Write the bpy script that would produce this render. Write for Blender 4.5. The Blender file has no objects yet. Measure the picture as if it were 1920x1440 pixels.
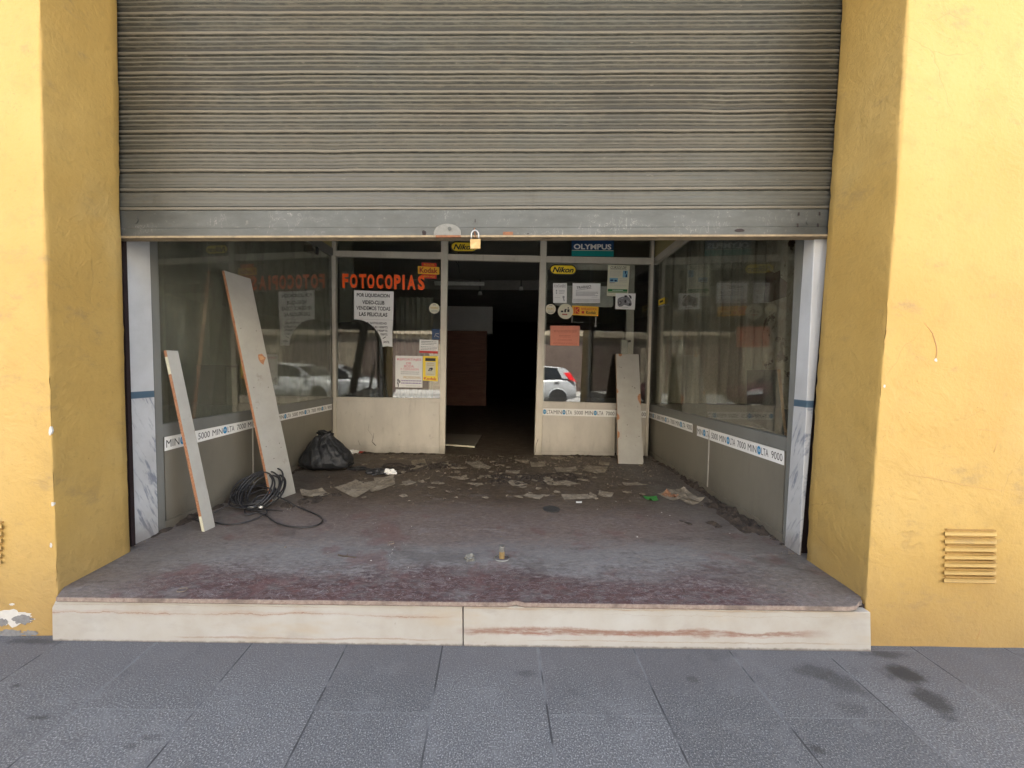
import bpy, bmesh, math, random
from mathutils import Vector, Matrix, noise as mnoise
random.seed(7)
sc = bpy.context.scene
COL = sc.collection

# ------------------------------------------------------------------ camera
F = 690.0; PX0 = 925.0; H = 0.92; PITCH = .0425; ROLL = .012
fw = Vector((0, math.cos(PITCH), -math.sin(PITCH))); up0 = Vector((0, math.sin(PITCH), math.cos(PITCH))); rt0 = Vector((1, 0, 0))
rt = math.cos(ROLL)*rt0 + math.sin(ROLL)*up0
up = -math.sin(ROLL)*rt0 + math.cos(ROLL)*up0
EYE = Vector((0, 0, H))
cam_d = bpy.data.cameras.new('camera'); cam = bpy.data.objects.new('camera', cam_d); COL.objects.link(cam)
cam_d.sensor_fit = 'HORIZONTAL'; cam_d.sensor_width = 36; cam_d.lens = 36*F/1920
cam_d.shift_x = (960-PX0)/1920; cam_d.clip_start = .02; cam_d.clip_end = 500
m = Matrix((rt, up, -fw)).transposed().to_4x4(); m.translation = EYE; cam.matrix_world = m
sc.camera = cam

# ------------------------------------------------------------------ world, sun, exposure
SUN_EL = math.radians(63); SUN_AZ = math.radians(12)      # sun stands behind the shop, over the roof
w = bpy.data.worlds.new('World'); sc.world = w; w.use_nodes = True
nt = w.node_tree; nt.nodes.clear()
sky = nt.nodes.new('ShaderNodeTexSky'); sky.sky_type = 'NISHITA'; sky.sun_disc = False
sky.sun_elevation = SUN_EL; sky.sun_rotation = SUN_AZ; sky.air_density = 1.0; sky.dust_density = 2.0; sky.ozone_density = 1.0
bg = nt.nodes.new('ShaderNodeBackground'); bg.inputs[1].default_value = .08
wo = nt.nodes.new('ShaderNodeOutputWorld'); hs = nt.nodes.new('ShaderNodeHueSaturation'); hs.inputs['Saturation'].default_value = .60; nt.links.new(sky.outputs[0], hs.inputs['Color']); nt.links.new(hs.outputs[0], bg.inputs[0]); nt.links.new(bg.outputs[0], wo.inputs[0])
sl = bpy.data.lights.new('sun', 'SUN'); sl.energy = 5.0; sl.angle = math.radians(.5); sl.color = (1, .955, .89)
so = bpy.data.objects.new('sun', sl); COL.objects.link(so)
sd = Vector((math.sin(SUN_AZ)*math.cos(SUN_EL), math.cos(SUN_AZ)*math.cos(SUN_EL), math.sin(SUN_EL)))
so.rotation_euler = (-sd).to_track_quat('-Z', 'Y').to_euler(); so.location = sd*30
sc.view_settings.view_transform = 'Standard'; sc.view_settings.look = 'None'; sc.view_settings.gamma = 1
sc.view_settings.exposure = 3.58
sc.render.engine = 'CYCLES'
cy = sc.cycles; cy.use_denoising = True
try: cy.denoiser = 'OPENIMAGEDENOISE'; cy.denoising_prefilter = 'ACCURATE'
except Exception: pass
cy.max_bounces = 9; cy.diffuse_bounces = 5; cy.glossy_bounces = 5; cy.transmission_bounces = 4; cy.transparent_max_bounces = 16
cy.caustics_reflective = False; cy.caustics_refractive = False; cy.sample_clamp_indirect = 6

# ------------------------------------------------------------------ pixel -> surface helpers (measured corners of the photo on real planes)
def ray(x, y): return fw + rt*((x-PX0)/F) - up*((y-720)/F)
def hit(x, y, pl, d=0.0):
    p0, n = pl; r = ray(x, y); q = p0 + n*d
    return EYE + r*(((q-EYE).dot(n))/r.dot(n))
def plane(p, n): return (Vector(p), Vector(n).normalized())
def fl(x, y, z=0.0): return hit(x, y, (Vector((0, 0, z)), Vector((0, 0, 1))))
PB = plane((0, 3.93, 0), (0, -1, 0))                       # back shopfront
PL = plane((-1.835, 1.8, 0), (2.13, -.145, 0))             # left showcase glazing
PR = plane((1.56, 1.8, 0), (-2.13, .14, 0))                # right showcase glazing
PS = plane((0, 1.79, 0), (0, -1, 0))                       # shutter
PF = plane((0, 1.45, 0), (0, -1, 0))                       # facade face

# ------------------------------------------------------------------ mesh helpers
class MB:
    def __init__(s): s.v = []; s.f = []; s.sm = []
    def add(s, vs, fs, smooth=False):
        b = len(s.v); s.v += [Vector(v) for v in vs]
        for f in fs: s.f.append([b+i for i in f]); s.sm.append(smooth)
        return s
    def hexa(s, a, b):                                     # two matching quads
        return s.add(list(a)+list(b), [(0,1,2,3),(7,6,5,4),(0,4,5,1),(1,5,6,2),(2,6,7,3),(3,7,4,0)])
    def box(s, x0, x1, y0, y1, z0, z1):
        return s.hexa([(x0,y0,z0),(x1,y0,z0),(x1,y0,z1),(x0,y0,z1)], [(x0,y1,z0),(x1,y1,z0),(x1,y1,z1),(x0,y1,z1)])
    def slab(s, quad, pl, d0, d1):                         # pixel polygon on plane, front at d0, back at d1 (negative = behind)
        n = pl[1]; a = [hit(x, y, pl, d0) for x, y in quad]; b = [p - n*(d0-d1) for p in a]
        return s.prism(a, b)
    def prism(s, a, b):
        k = len(a); fs = [tuple(range(k)), tuple(range(2*k-1, k-1, -1))]
        for i in range(k): fs.append((i, i+k, (i+1) % k + k, (i+1) % k))
        return s.add(list(a)+list(b), fs)
    def tube(s, pts, r, seg=8, closed=False):
        pts = [Vector(p) for p in pts]; k = len(pts); vs = []; nrm = None
        for i, p in enumerate(pts):
            t = (pts[(i+1) % k]-pts[i-1]) if closed else (pts[min(i+1, k-1)]-pts[max(i-1, 0)])
            if t.length < 1e-9: t = Vector((0, 0, 1))
            t.normalize()
            if nrm is None: nrm = t.orthogonal().normalized()
            nrm = (nrm - t*nrm.dot(t)); nrm = nrm.normalized() if nrm.length > 1e-6 else t.orthogonal().normalized()
            bn = t.cross(nrm); rr = r[i] if isinstance(r, (list, tuple)) else r
            for j in range(seg):
                a = 2*math.pi*j/seg; vs.append(p + (nrm*math.cos(a)+bn*math.sin(a))*rr)
        fs = []
        for i in range(k if closed else k-1):
            for j in range(seg):
                a = i*seg+j; b = i*seg+(j+1) % seg; c = ((i+1) % k)*seg+(j+1) % seg; d = ((i+1) % k)*seg+j
                fs.append((a, b, c, d))
        if not closed: fs += [tuple(range(seg-1, -1, -1)), tuple((k-1)*seg+j for j in range(seg))]
        return s.add(vs, fs, True)
    def grid(s, P, nu, nv, smooth=True):                   # P(i,j)
        vs = [P(i, j) for j in range(nv+1) for i in range(nu+1)]
        fs = [(j*(nu+1)+i, j*(nu+1)+i+1, (j+1)*(nu+1)+i+1, (j+1)*(nu+1)+i) for j in range(nv) for i in range(nu)]
        return s.add(vs, fs, smooth)
    def cyl(s, c, ax, r, h, seg=20, r2=None):
        c = Vector(c); ax = Vector(ax).normalized(); o = ax.orthogonal().normalized(); q = ax.cross(o); r2 = r if r2 is None else r2
        a = [c+(o*math.cos(2*math.pi*i/seg)+q*math.sin(2*math.pi*i/seg))*r for i in range(seg)]
        b = [c+ax*h+(o*math.cos(2*math.pi*i/seg)+q*math.sin(2*math.pi*i/seg))*r2 for i in range(seg)]
        return s.prism(a, b)

ORG = {}
def tag(o, label=None, cat=None, group=None, kind=None):
    if label: o['label'] = label
    if cat: o['category'] = cat
    if group: o['group'] = group
    if kind: o['kind'] = kind
    return o
def empty(name, loc):
    o = bpy.data.objects.new(name, None); o.location = loc; o.empty_display_size = .1; COL.objects.link(o); ORG[o] = Vector(loc); return o
def obj(name, mb, mt, parent=None, origin=None, bevel=0, recalc=True):
    me = bpy.data.meshes.new(name)
    if parent is not None: base = ORG[parent]
    elif origin is not None: base = Vector(origin)
    else:
        xs = [v.x for v in mb.v]; ys = [v.y for v in mb.v]; zs = [v.z for v in mb.v]
        base = Vector(((min(xs)+max(xs))/2, (min(ys)+max(ys))/2, min(zs)))
    me.from_pydata([v-base for v in mb.v], [], mb.f)
    for p, q in zip(me.polygons, mb.sm): p.use_smooth = q
    if recalc:
        bm = bmesh.new(); bm.from_mesh(me); bmesh.ops.recalc_face_normals(bm, faces=bm.faces)
        if bevel: bmesh.ops.bevel(bm, geom=[e for e in bm.edges if e.calc_face_angle(0) > .6], offset=bevel, segments=2, affect='EDGES', profile=.6, clamp_overlap=True)
        bm.to_mesh(me); bm.free()
    o = bpy.data.objects.new(name, me); COL.objects.link(o)
    if mt: me.materials.append(mt)
    if parent is not None:
        o.parent = parent
        if parent.type == 'MESH': pass
    else: o.location = base
    ORG[o] = base
    return o
_fc = {}
def text_geo(s, bold=0.0, shear=0.0):
    k = (s, bold, shear)
    if k in _fc: return _fc[k]
    cu = bpy.data.curves.new('t', 'FONT'); cu.body = s; cu.offset = bold; cu.shear = shear; cu.resolution_u = 3; cu.size = 1
    o = bpy.data.objects.new('t', cu); COL.objects.link(o)
    dg = bpy.context.evaluated_depsgraph_get(); me = bpy.data.meshes.new_from_object(o.evaluated_get(dg))
    vs = [v.co.copy() for v in me.vertices]; fs = [tuple(p.vertices) for p in me.polygons]
    bpy.data.objects.remove(o); bpy.data.meshes.remove(me); bpy.data.curves.remove(cu)
    x0 = min(v.x for v in vs); x1 = max(v.x for v in vs); y0 = min(v.y for v in vs); y1 = max(v.y for v in vs)
    r = ([((v.x-x0)/(x1-x0), (v.y-y0)/(y1-y0)) for v in vs], fs, (x1-x0)/(y1-y0)); _fc[k] = r; return r
class Sheet:
    """a rectangle on a plane given by four pixel corners TL,TR,BR,BL; (u,v) run right and down"""
    def __init__(s, quad, pl, d=.002):
        s.c = [hit(x, y, pl, d) for x, y in quad]; s.n = pl[1]
    def p(s, u, v, h=0):
        a = s.c[0].lerp(s.c[1], u); b = s.c[3].lerp(s.c[2], u); return a.lerp(b, v)+s.n*h
    def rect(s, mb, u0, v0, u1, v1, h=.0006):
        a = [s.p(u0, v0, h), s.p(u1, v0, h), s.p(u1, v1, h), s.p(u0, v1, h)]
        return mb.prism(a, [q-s.n*.0003 for q in a])
    def poly(s, mb, pts, h=.0006):
        a = [s.p(u, v, h) for u, v in pts]; return mb.prism(a, [q-s.n*.0003 for q in a])
    def disc(s, mb, u, v, ru, rv, h=.0006, seg=28):
        return s.poly(mb, [(u+ru*math.cos(2*math.pi*i/seg), v+rv*math.sin(2*math.pi*i/seg)) for i in range(seg)], h)
    def text(s, mb, t, u0, v0, u1, v1, bold=.0, shear=0., h=.0009, rot=0.):
        vs, fs, _ = text_geo(t, bold, shear)
        return mb.add([s.p(u0+x*(u1-u0), v1-y*(v1-v0)+rot*(x-.5)*(v1-v0), h) for x, y in vs], fs)
    def lines(s, mb, u0, v0, u1, v1, n, seed=0, th=.35, h=.0009):  # rows of word-like marks too small to read in the photo
        R = random.Random(seed); dv = (v1-v0)/n
        for i in range(n):
            u = u0; e = u1-(R.random()*.25*(u1-u0) if i % 3 == 2 else 0)
            while u < e:
                l = min(R.uniform(.04, .13)*(u1-u0), e-u); s.rect(mb, u, v0+i*dv+dv*(.5-th/2), u+l, v0+i*dv+dv*(.5+th/2), h); u += l+.022*(u1-u0)

# ------------------------------------------------------------------ material helpers
class G:
    def __init__(s, name):
        s.m = bpy.data.materials.new(name); s.m.use_nodes = True; s.t = s.m.node_tree; s.t.nodes.clear()
        s.out = s.t.nodes.new('ShaderNodeOutputMaterial'); s.tc = s.t.nodes.new('ShaderNodeTexCoord')
    def n(s, ty, props=None, **ins):
        nd = s.t.nodes.new(ty)
        for k, v in (props or {}).items(): setattr(nd, k, v)
        for k, v in ins.items():
            key = int(k[1:]) if k[0] == '_' and k[1:].isdigit() else k.replace('_', ' ')
            s.set(nd.inputs[key], v)
        return nd
    def set(s, sock, v):
        if isinstance(v, bpy.types.NodeSocket): s.t.links.new(v, sock)
        else:
            if isinstance(v, tuple) and len(v) == 3 and sock.type == 'RGBA': v = v+(1,)
            sock.default_value = v
    def vec(s, scale=(1, 1, 1), loc=(0, 0, 0), src='Object', rot=(0, 0, 0)):
        return s.n('ShaderNodeMapping', _0=s.tc.outputs[src], Scale=scale, Location=loc, Rotation=rot).outputs[0]
    def rvec(s, rot, scale, loc=(0, 0, 0)):
        a = s.n('ShaderNodeMapping', _0=s.tc.outputs['Object'], Rotation=rot).outputs[0]
        return s.n('ShaderNodeMapping', _0=a, Scale=scale, Location=loc).outputs[0]
    def noise(s, scale=5, detail=4, rough=.55, vec=None, dist=0, out=0):
        return s.n('ShaderNodeTexNoise', Vector=vec or s.tc.outputs['Object'], Scale=scale, Detail=detail, Roughness=rough, Distortion=dist).outputs[out]
    def voro(s, scale=5, vec=None, feature='F1', out=0, rnd=1.0):
        return s.n('ShaderNodeTexVoronoi', {'feature': feature}, Vector=vec or s.tc.outputs['Object'], Scale=scale, Randomness=rnd).outputs[out]
    def ramp(s, fac, stops, interp='LINEAR'):
        nd = s.t.nodes.new('ShaderNodeValToRGB'); s.set(nd.inputs[0], fac); cr = nd.color_ramp; cr.interpolation = interp
        while len(cr.elements) < len(stops): cr.elements.new(.5)
        for e, (p, c) in zip(cr.elements, stops):
            e.position = p; e.color = (c, c, c, 1) if not isinstance(c, tuple) else c+(1,)
        return nd.outputs[0]
    def step(s, x, a, b):                                   # smooth 0..1 between a and b
        return s.n('ShaderNodeMapRange', {'interpolation_type': 'SMOOTHSTEP'}, Value=x, _1=a, _2=b, _3=0.0, _4=1.0).outputs[0]
    def m_(s, op, a, b=0.0, c=0.0, clamp=False):
        nd = s.t.nodes.new('ShaderNodeMath'); nd.operation = op; nd.use_clamp = clamp
        s.set(nd.inputs[0], a); s.set(nd.inputs[1], b); s.set(nd.inputs[2], c); return nd.outputs[0]
    def mix(s, f, a, b, mode='MIX'):
        nd = s.t.nodes.new('ShaderNodeMix'); nd.data_type = 'RGBA'; nd.blend_type = mode
        s.set(nd.inputs[0], f); s.set(nd.inputs[6], a); s.set(nd.inputs[7], b); return nd.outputs[2]
    def xyz(s, src='Object'): return s.n('ShaderNodeSeparateXYZ', _0=s.tc.outputs[src]).outputs
    def bump(s, h, strength=.3, dist=.01, nrm=None):
        nd = s.n('ShaderNodeBump', Height=h, Strength=strength, Distance=dist)
        if nrm: s.set(nd.inputs['Normal'], nrm)
        return nd.outputs[0]
    k = 1.0
    def bsdf(s, color, rough=.6, metal=0.0, nrm=None, spec=None, **kw):
        if s.k != 1: color = s.mix(1.0, color, (s.k, s.k, s.k), 'MULTIPLY')
        nd = s.n('ShaderNodeBsdfPrincipled', Base_Color=color, Roughness=rough, Metallic=metal)
        if nrm: s.set(nd.inputs['Normal'], nrm)
        if spec is not None: s.set(nd.inputs['Specular IOR Level'], spec)
        for k, v in kw.items(): s.set(nd.inputs[k.replace('_', ' ')], v)
        s.t.links.new(nd.outputs[0], s.out.inputs[0]); return nd
def flat(name, col, rough=.6, metal=0., var=.25, scale=14, bump=.15, spec=None, dirt=None):
    g = G(name); a = g.noise(scale, 5, .6); b = g.noise(scale*9, 3, .6)
    f = g.m_('ADD', g.m_('MULTIPLY', a, .7), g.m_('MULTIPLY', b, .3))
    lo = tuple(c*(1-var) for c in col); hi = tuple(min(1, c*(1+var*.6)) for c in col)
    c = g.ramp(f, [(.3, lo), (.7, hi)])
    if dirt: c = g.mix(g.step(g.noise(scale*.35, 6, .7), .5, .68), c, dirt)
    g.bsdf(c, g.ramp(a, [(.3, max(0, rough-.1)), (.7, min(1, rough+.12))]), metal, g.bump(b, bump, .004), spec)
    return g.m

def mat_plaster():
    g = G('yellow_plaster'); g.k = 0.535; P = g.xyz()
    big = g.noise(1.3, 4, .55); mid = g.noise(7, 5, .6); fine = g.noise(60, 4, .6)
    c = g.ramp(big, [(.3, (.74, .465, .125)), (.5, (.80, .525, .155)), (.7, (.84, .57, .19))])
    c = g.mix(g.m_('MULTIPLY', g.step(mid, .50, .72), .35), c, (.60, .39, .12))
    c = g.mix(g.m_('MULTIPLY', g.step(g.noise(26, 5, .75), .54, .70), .38), c, (.54, .37, .12)); c = g.mix(g.m_('MULTIPLY', g.step(g.noise(85, 4, .75, g.vec(loc=(1, 2, 3))), .60, .70), .35), c, (.46, .31, .10))
    c = g.mix(g.m_('MULTIPLY', g.step(g.noise(1.1, 4, .6, g.vec(loc=(2, 9, 4))), .55, .7), .35), c, (.84, .66, .30))
    # smudges of grime
    sm = g.step(g.noise(3.2, 7, .74, g.vec((1, 1, 1.9), (3, 1, 2))), .56, .72)
    c = g.mix(g.m_('MULTIPLY', sm, .5), c, (.40, .29, .16))
    # grime and splashes close to the ground
    low = g.step(g.m_('ADD', P[2], g.m_('MULTIPLY', mid, .5)), .62, .0)
    c = g.mix(g.m_('MULTIPLY', low, .5), c, (.36, .25, .13))
    # hair cracks
    wv = g.mix(.12, g.tc.outputs['Object'], g.noise(3, 4, .6, out=1))
    cr = g.voro(2.6, wv, 'DISTANCE_TO_EDGE'); crk = g.m_('MULTIPLY', g.step(cr, .007, .0), g.step(g.noise(2.1, 2, .5, g.vec(loc=(7, 2, 1))), .56, .64))
    c = g.mix(g.m_('MULTIPLY', crk, .22), c, (.34, .23, .10))
    # scratches
    sw = g.noise(16, 3, .6, g.rvec((.5, .5, .2), (1, 1, .3)), 1.5); scr = g.m_('MULTIPLY', g.step(g.m_('ABSOLUTE', g.m_('SUBTRACT', sw, .5)), .006, .0), g.step(g.noise(2.7, 3, .6, g.vec(loc=(1, 8, 3))), .57, .63))
    c = g.mix(g.m_('MULTIPLY', scr, .4), c, (.33, .20, .09))
    sp = g.step(g.voro(23), .07, .04); c = g.mix(g.m_('MULTIPLY', sp, g.m_('MULTIPLY', .5, g.step(g.noise(4, 2), .55, .6))), c, (.30, .18, .08))
    # trowel relief, stretched diagonally
    tr = g.noise(11, 6, .62, g.rvec((.7, .7, 0), (1, 1, .38)), .7); ridge = g.m_('ABSOLUTE', g.m_('SUBTRACT', tr, .5))
    h = g.m_('ADD', g.m_('MULTIPLY', g.m_('MULTIPLY', ridge, 1.5), g.step(g.noise(1.7, 3, .5, g.vec(loc=(4, 2, 8))), .42, .62)), g.m_('ADD', g.m_('MULTIPLY', mid, .5), g.m_('MULTIPLY', fine, .40)))
    h = g.m_('SUBTRACT', h, g.m_('MULTIPLY', crk, .12))
    h = g.m_('SUBTRACT', h, g.m_('MULTIPLY', scr, .2))
    g.bsdf(c, .62, 0, g.bump(h, .30, .02), .3)
    return g.m
def mat_shutter(zz=None):
    g = G('weathered_shutter_steel'); g.k = 0.46; P = g.xyz()
    st = g.noise(3, 6, .65, g.vec((.10, 1, 24))); bl = g.noise(1.6, 5, .6, g.vec((1, 1, 1.5))); gr = g.noise(55, 4, .7, g.vec((.35, 1, 2.0)))
    c = g.ramp(bl, [(.3, (.140, .122, .085)), (.48, (.180, .165, .120)), (.62, (.155, .153, .122)), (.75, (.215, .205, .16))])
    lowb = g.step(g.m_('ADD', P[2], g.m_('MULTIPLY', bl, .5)), .75, .15)       # lower slats rubbed to bare grey
    c = g.mix(g.m_('MULTIPLY', lowb, .75), c, (.20, .21, .20))
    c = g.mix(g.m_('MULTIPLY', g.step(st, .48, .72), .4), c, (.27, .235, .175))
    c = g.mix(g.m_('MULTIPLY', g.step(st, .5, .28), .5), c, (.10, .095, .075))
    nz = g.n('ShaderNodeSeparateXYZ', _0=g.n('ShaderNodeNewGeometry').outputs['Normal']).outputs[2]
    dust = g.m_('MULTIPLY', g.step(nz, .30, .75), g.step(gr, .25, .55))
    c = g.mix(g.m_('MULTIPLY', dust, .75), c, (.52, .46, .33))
    under_shade = g.m_('MULTIPLY', g.step(nz, -.15, -.55), g.step(gr, .75, .35))
    c = g.mix(g.m_('MULTIPLY', under_shade, .85), c, (.04, .043, .033))  # rib undersides darkened in the colour, as shade
    c = g.mix(g.m_('MULTIPLY', g.step(g.noise(30, 4, .7, g.vec((.5, 1, 3), (5, 5, 5))), .64, .72), .4), c, (.5, .45, .35))
    c = g.mix(g.m_('MULTIPLY', g.step(g.noise(2.2, 6, .7, g.vec((1, 1, .6), (2, 2, 9))), .62, .74), .35), c, (.17, .10, .06))
    hg = g.step(g.noise(2.4, 7, .75, g.vec((.8, 1, 1.3), (3, 3, 8))), .50, .66); c = g.mix(g.m_('MULTIPLY', hg, .45), c, (.085, .08, .062))
    vs_ = g.step(g.noise(5, 5, .7, g.vec((1, 1, .12), (7, 3, 1))), .56, .70); c = g.mix(g.m_('MULTIPLY', vs_, .35), c, (.10, .085, .06))
    rs_ = g.step(g.noise(6, 6, .75, g.vec((.6, 1, 1.6), (1, 6, 3))), .63, .72); c = g.mix(g.m_('MULTIPLY', rs_, .35), c, (.22, .13, .08))
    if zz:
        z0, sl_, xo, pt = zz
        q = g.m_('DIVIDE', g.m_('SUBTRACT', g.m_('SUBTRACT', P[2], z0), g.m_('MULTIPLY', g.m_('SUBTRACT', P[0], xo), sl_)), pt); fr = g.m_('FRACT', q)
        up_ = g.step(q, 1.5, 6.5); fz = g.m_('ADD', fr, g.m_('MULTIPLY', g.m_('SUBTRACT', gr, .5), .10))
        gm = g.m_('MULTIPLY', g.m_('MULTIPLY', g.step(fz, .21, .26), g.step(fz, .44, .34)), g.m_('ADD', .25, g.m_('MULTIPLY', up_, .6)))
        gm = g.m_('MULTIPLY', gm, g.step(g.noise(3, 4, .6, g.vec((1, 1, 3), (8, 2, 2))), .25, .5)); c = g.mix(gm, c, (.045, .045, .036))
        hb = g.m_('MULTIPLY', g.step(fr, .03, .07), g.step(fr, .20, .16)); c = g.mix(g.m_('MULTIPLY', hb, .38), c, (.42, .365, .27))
    g.bsdf(c, .55, .25, g.bump(g.m_('ADD', gr, g.m_('MULTIPLY', st, .6)), .25, .002), .4)
    return g.m
def mat_bar():
    g = G('galvanised_bottom_bar'); g.k = 0.54
    a = g.noise(5, 6, .7, g.vec((.6, 1, 1.6))); b = g.noise(40, 5, .7); s = g.noise(18, 4, .6, g.vec((1, 1, .4), rot=(0, .9, 0)), 1.2)
    c = g.ramp(a, [(.3, (.085, .09, .085)), (.5, (.13, .138, .13)), (.7, (.18, .188, .18))])
    c = g.mix(g.m_('MULTIPLY', g.step(b, .6, .75), .4), c, (.38, .37, .32))
    c = g.mix(g.m_('MULTIPLY', g.m_('MULTIPLY', g.step(g.m_('ABSOLUTE', g.m_('SUBTRACT', s, .5)), .01, .0), g.step(a, .5, .6)), .6), c, (.50, .49, .44))
    c = g.mix(g.m_('MULTIPLY', g.step(g.noise(9, 6, .75, g.vec(loc=(4, 4, 4))), .62, .72), .45), c, (.18, .11, .07))
    g.bsdf(c, g.ramp(a, [(.3, .42), (.7, .6)]), .35, g.bump(g.m_('ADD', b, a), .2, .003), .4)
    return g.m
def mat_pavement():
    g = G('grey_pavement_tiles'); g.k = 0.7; P = g.xyz(); u = P[0]; v = P[1]
    W = .380; L = .570
    cu = g.m_('DIVIDE', g.m_('SUBTRACT', u, .040), W); col = g.m_('FLOOR', cu); fu = g.m_('SUBTRACT', cu, col)
    odd = g.m_('MODULO', g.m_('ADD', col, 40), 2)
    cv = g.m_('DIVIDE', g.m_('SUBTRACT', g.m_('SUBTRACT', v, .280), g.m_('MULTIPLY', g.m_('SUBTRACT', 1.0, odd), L*.5)), L)
    row = g.m_('FLOOR', cv); fv = g.m_('SUBTRACT', cv, row)
    wob = g.m_('MULTIPLY', g.m_('SUBTRACT', g.noise(22, 4, .6), .5), .004)
    eu = g.m_('ADD', g.m_('MULTIPLY', g.m_('MINIMUM', fu, g.m_('SUBTRACT', 1.0, fu)), W), wob)
    ev = g.m_('ADD', g.m_('MULTIPLY', g.m_('MINIMUM', fv, g.m_('SUBTRACT', 1.0, fv)), L), wob)
    ju = g.step(eu, .0042, .0018); jv = g.m_('MULTIPLY', g.step(ev, .0030, .0010), .55); j = g.m_('MAXIMUM', ju, jv)
    rnd = g.n('ShaderNodeTexWhiteNoise', {'noise_dimensions': '2D'}, Vector=g.n('ShaderNodeCombineXYZ', X=col, Y=row).outputs[0]).outputs[0]
    sp = g.noise(230, 1, .5); sp2 = g.voro(230); sp3 = g.noise(120, 3, .7, g.vec(loc=(3, 3, 3)))
    base = g.ramp(sp, [(.32, (.036, .038, .041)), (.45, (.105, .108, .114)), (.58, (.18, .184, .19)), (.68, (.45, .45, .45))])
    base = g.mix(g.m_('MULTIPLY', g.step(sp2, .42, .60), .35), base, (.06, .063, .07))
    base = g.mix(.35, base, g.ramp(sp3, [(.3, (.09, .094, .10)), (.7, (.20, .205, .21))]))
    tone = g.ramp(rnd, [(0, .86), (1, 1.10)]); base = g.mix(1.0, base, tone, 'MULTIPLY')
    base = g.mix(g.m_('MULTIPLY', g.step(g.noise(7, 7, .75, g.vec(loc=(1, 7, 3))), .50, .66), .35), base, (.22, .225, .235))
    base = g.mix(g.m_('MULTIPLY', g.step(g.noise(34, 4, .7, g.vec(loc=(3, 1, 3))), .66, .72), .5), base, (.05, .05, .052))
    # trodden-in grime near the step washes the speckle out
    near = g.step(g.m_('ADD', v, g.m_('MULTIPLY', g.m_('SUBTRACT', g.noise(4, 5, .6), .5), .35)), .30, .02)
    base = g.mix(g.m_('MULTIPLY', near, .6), base, (.115, .110, .115))
    pat = g.noise(3.1, 6, .65); base = g.mix(g.m_('MULTIPLY', g.step(pat, .5, .72), .3), base, (.19, .19, .195))
    base = g.mix(g.m_('MULTIPLY', g.step(g.noise(5.5, 5, .65, g.vec(loc=(9, 3, 1))), .60, .70), .3), base, (.055, .055, .058))
    # stains: (u, v, radius u, radius v, amount)
    nz = g.m_('MULTIPLY', g.m_('SUBTRACT', g.noise(11, 7, .72), .5), 2.6)
    for su, sv, ru, rv, am in STAINS:
        du = g.m_('DIVIDE', g.m_('SUBTRACT', u, su), ru); dv = g.m_('DIVIDE', g.m_('SUBTRACT', v, sv), rv)
        d = g.m_('ADD', g.m_('SQRT', g.m_('ADD', g.m_('MULTIPLY', du, du), g.m_('MULTIPLY', dv, dv))), nz)
        base = g.mix(g.m_('MULTIPLY', g.step(d, 1.1, .35), am), base, (.026, .025, .024))
    halo = g.m_('MULTIPLY', g.step(eu, .013, .003), g.step(g.noise(5, 3, .6, g.vec(loc=(5, 1, 2))), .42, .6)); base = g.mix(g.m_('MULTIPLY', halo, .35), base, (.20, .205, .215))
    base = g.mix(g.m_('MULTIPLY', jv, .5), base, (.26, .27, .285)); j = ju
    jc = g.mix(g.step(g.noise(6, 3, .6, g.vec(loc=(2, 2, 2))), .45, .6), (.045, .046, .05), (.16, .165, .175))
    base = g.mix(j, base, jc)
    h = g.m_('SUBTRACT', g.m_('MULTIPLY', sp, .18), j)
    g.bsdf(base, g.ramp(pat, [(.3, .62), (.7, .8)]), 0, g.bump(h, .25, .004), .35)
    return g.m
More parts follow.
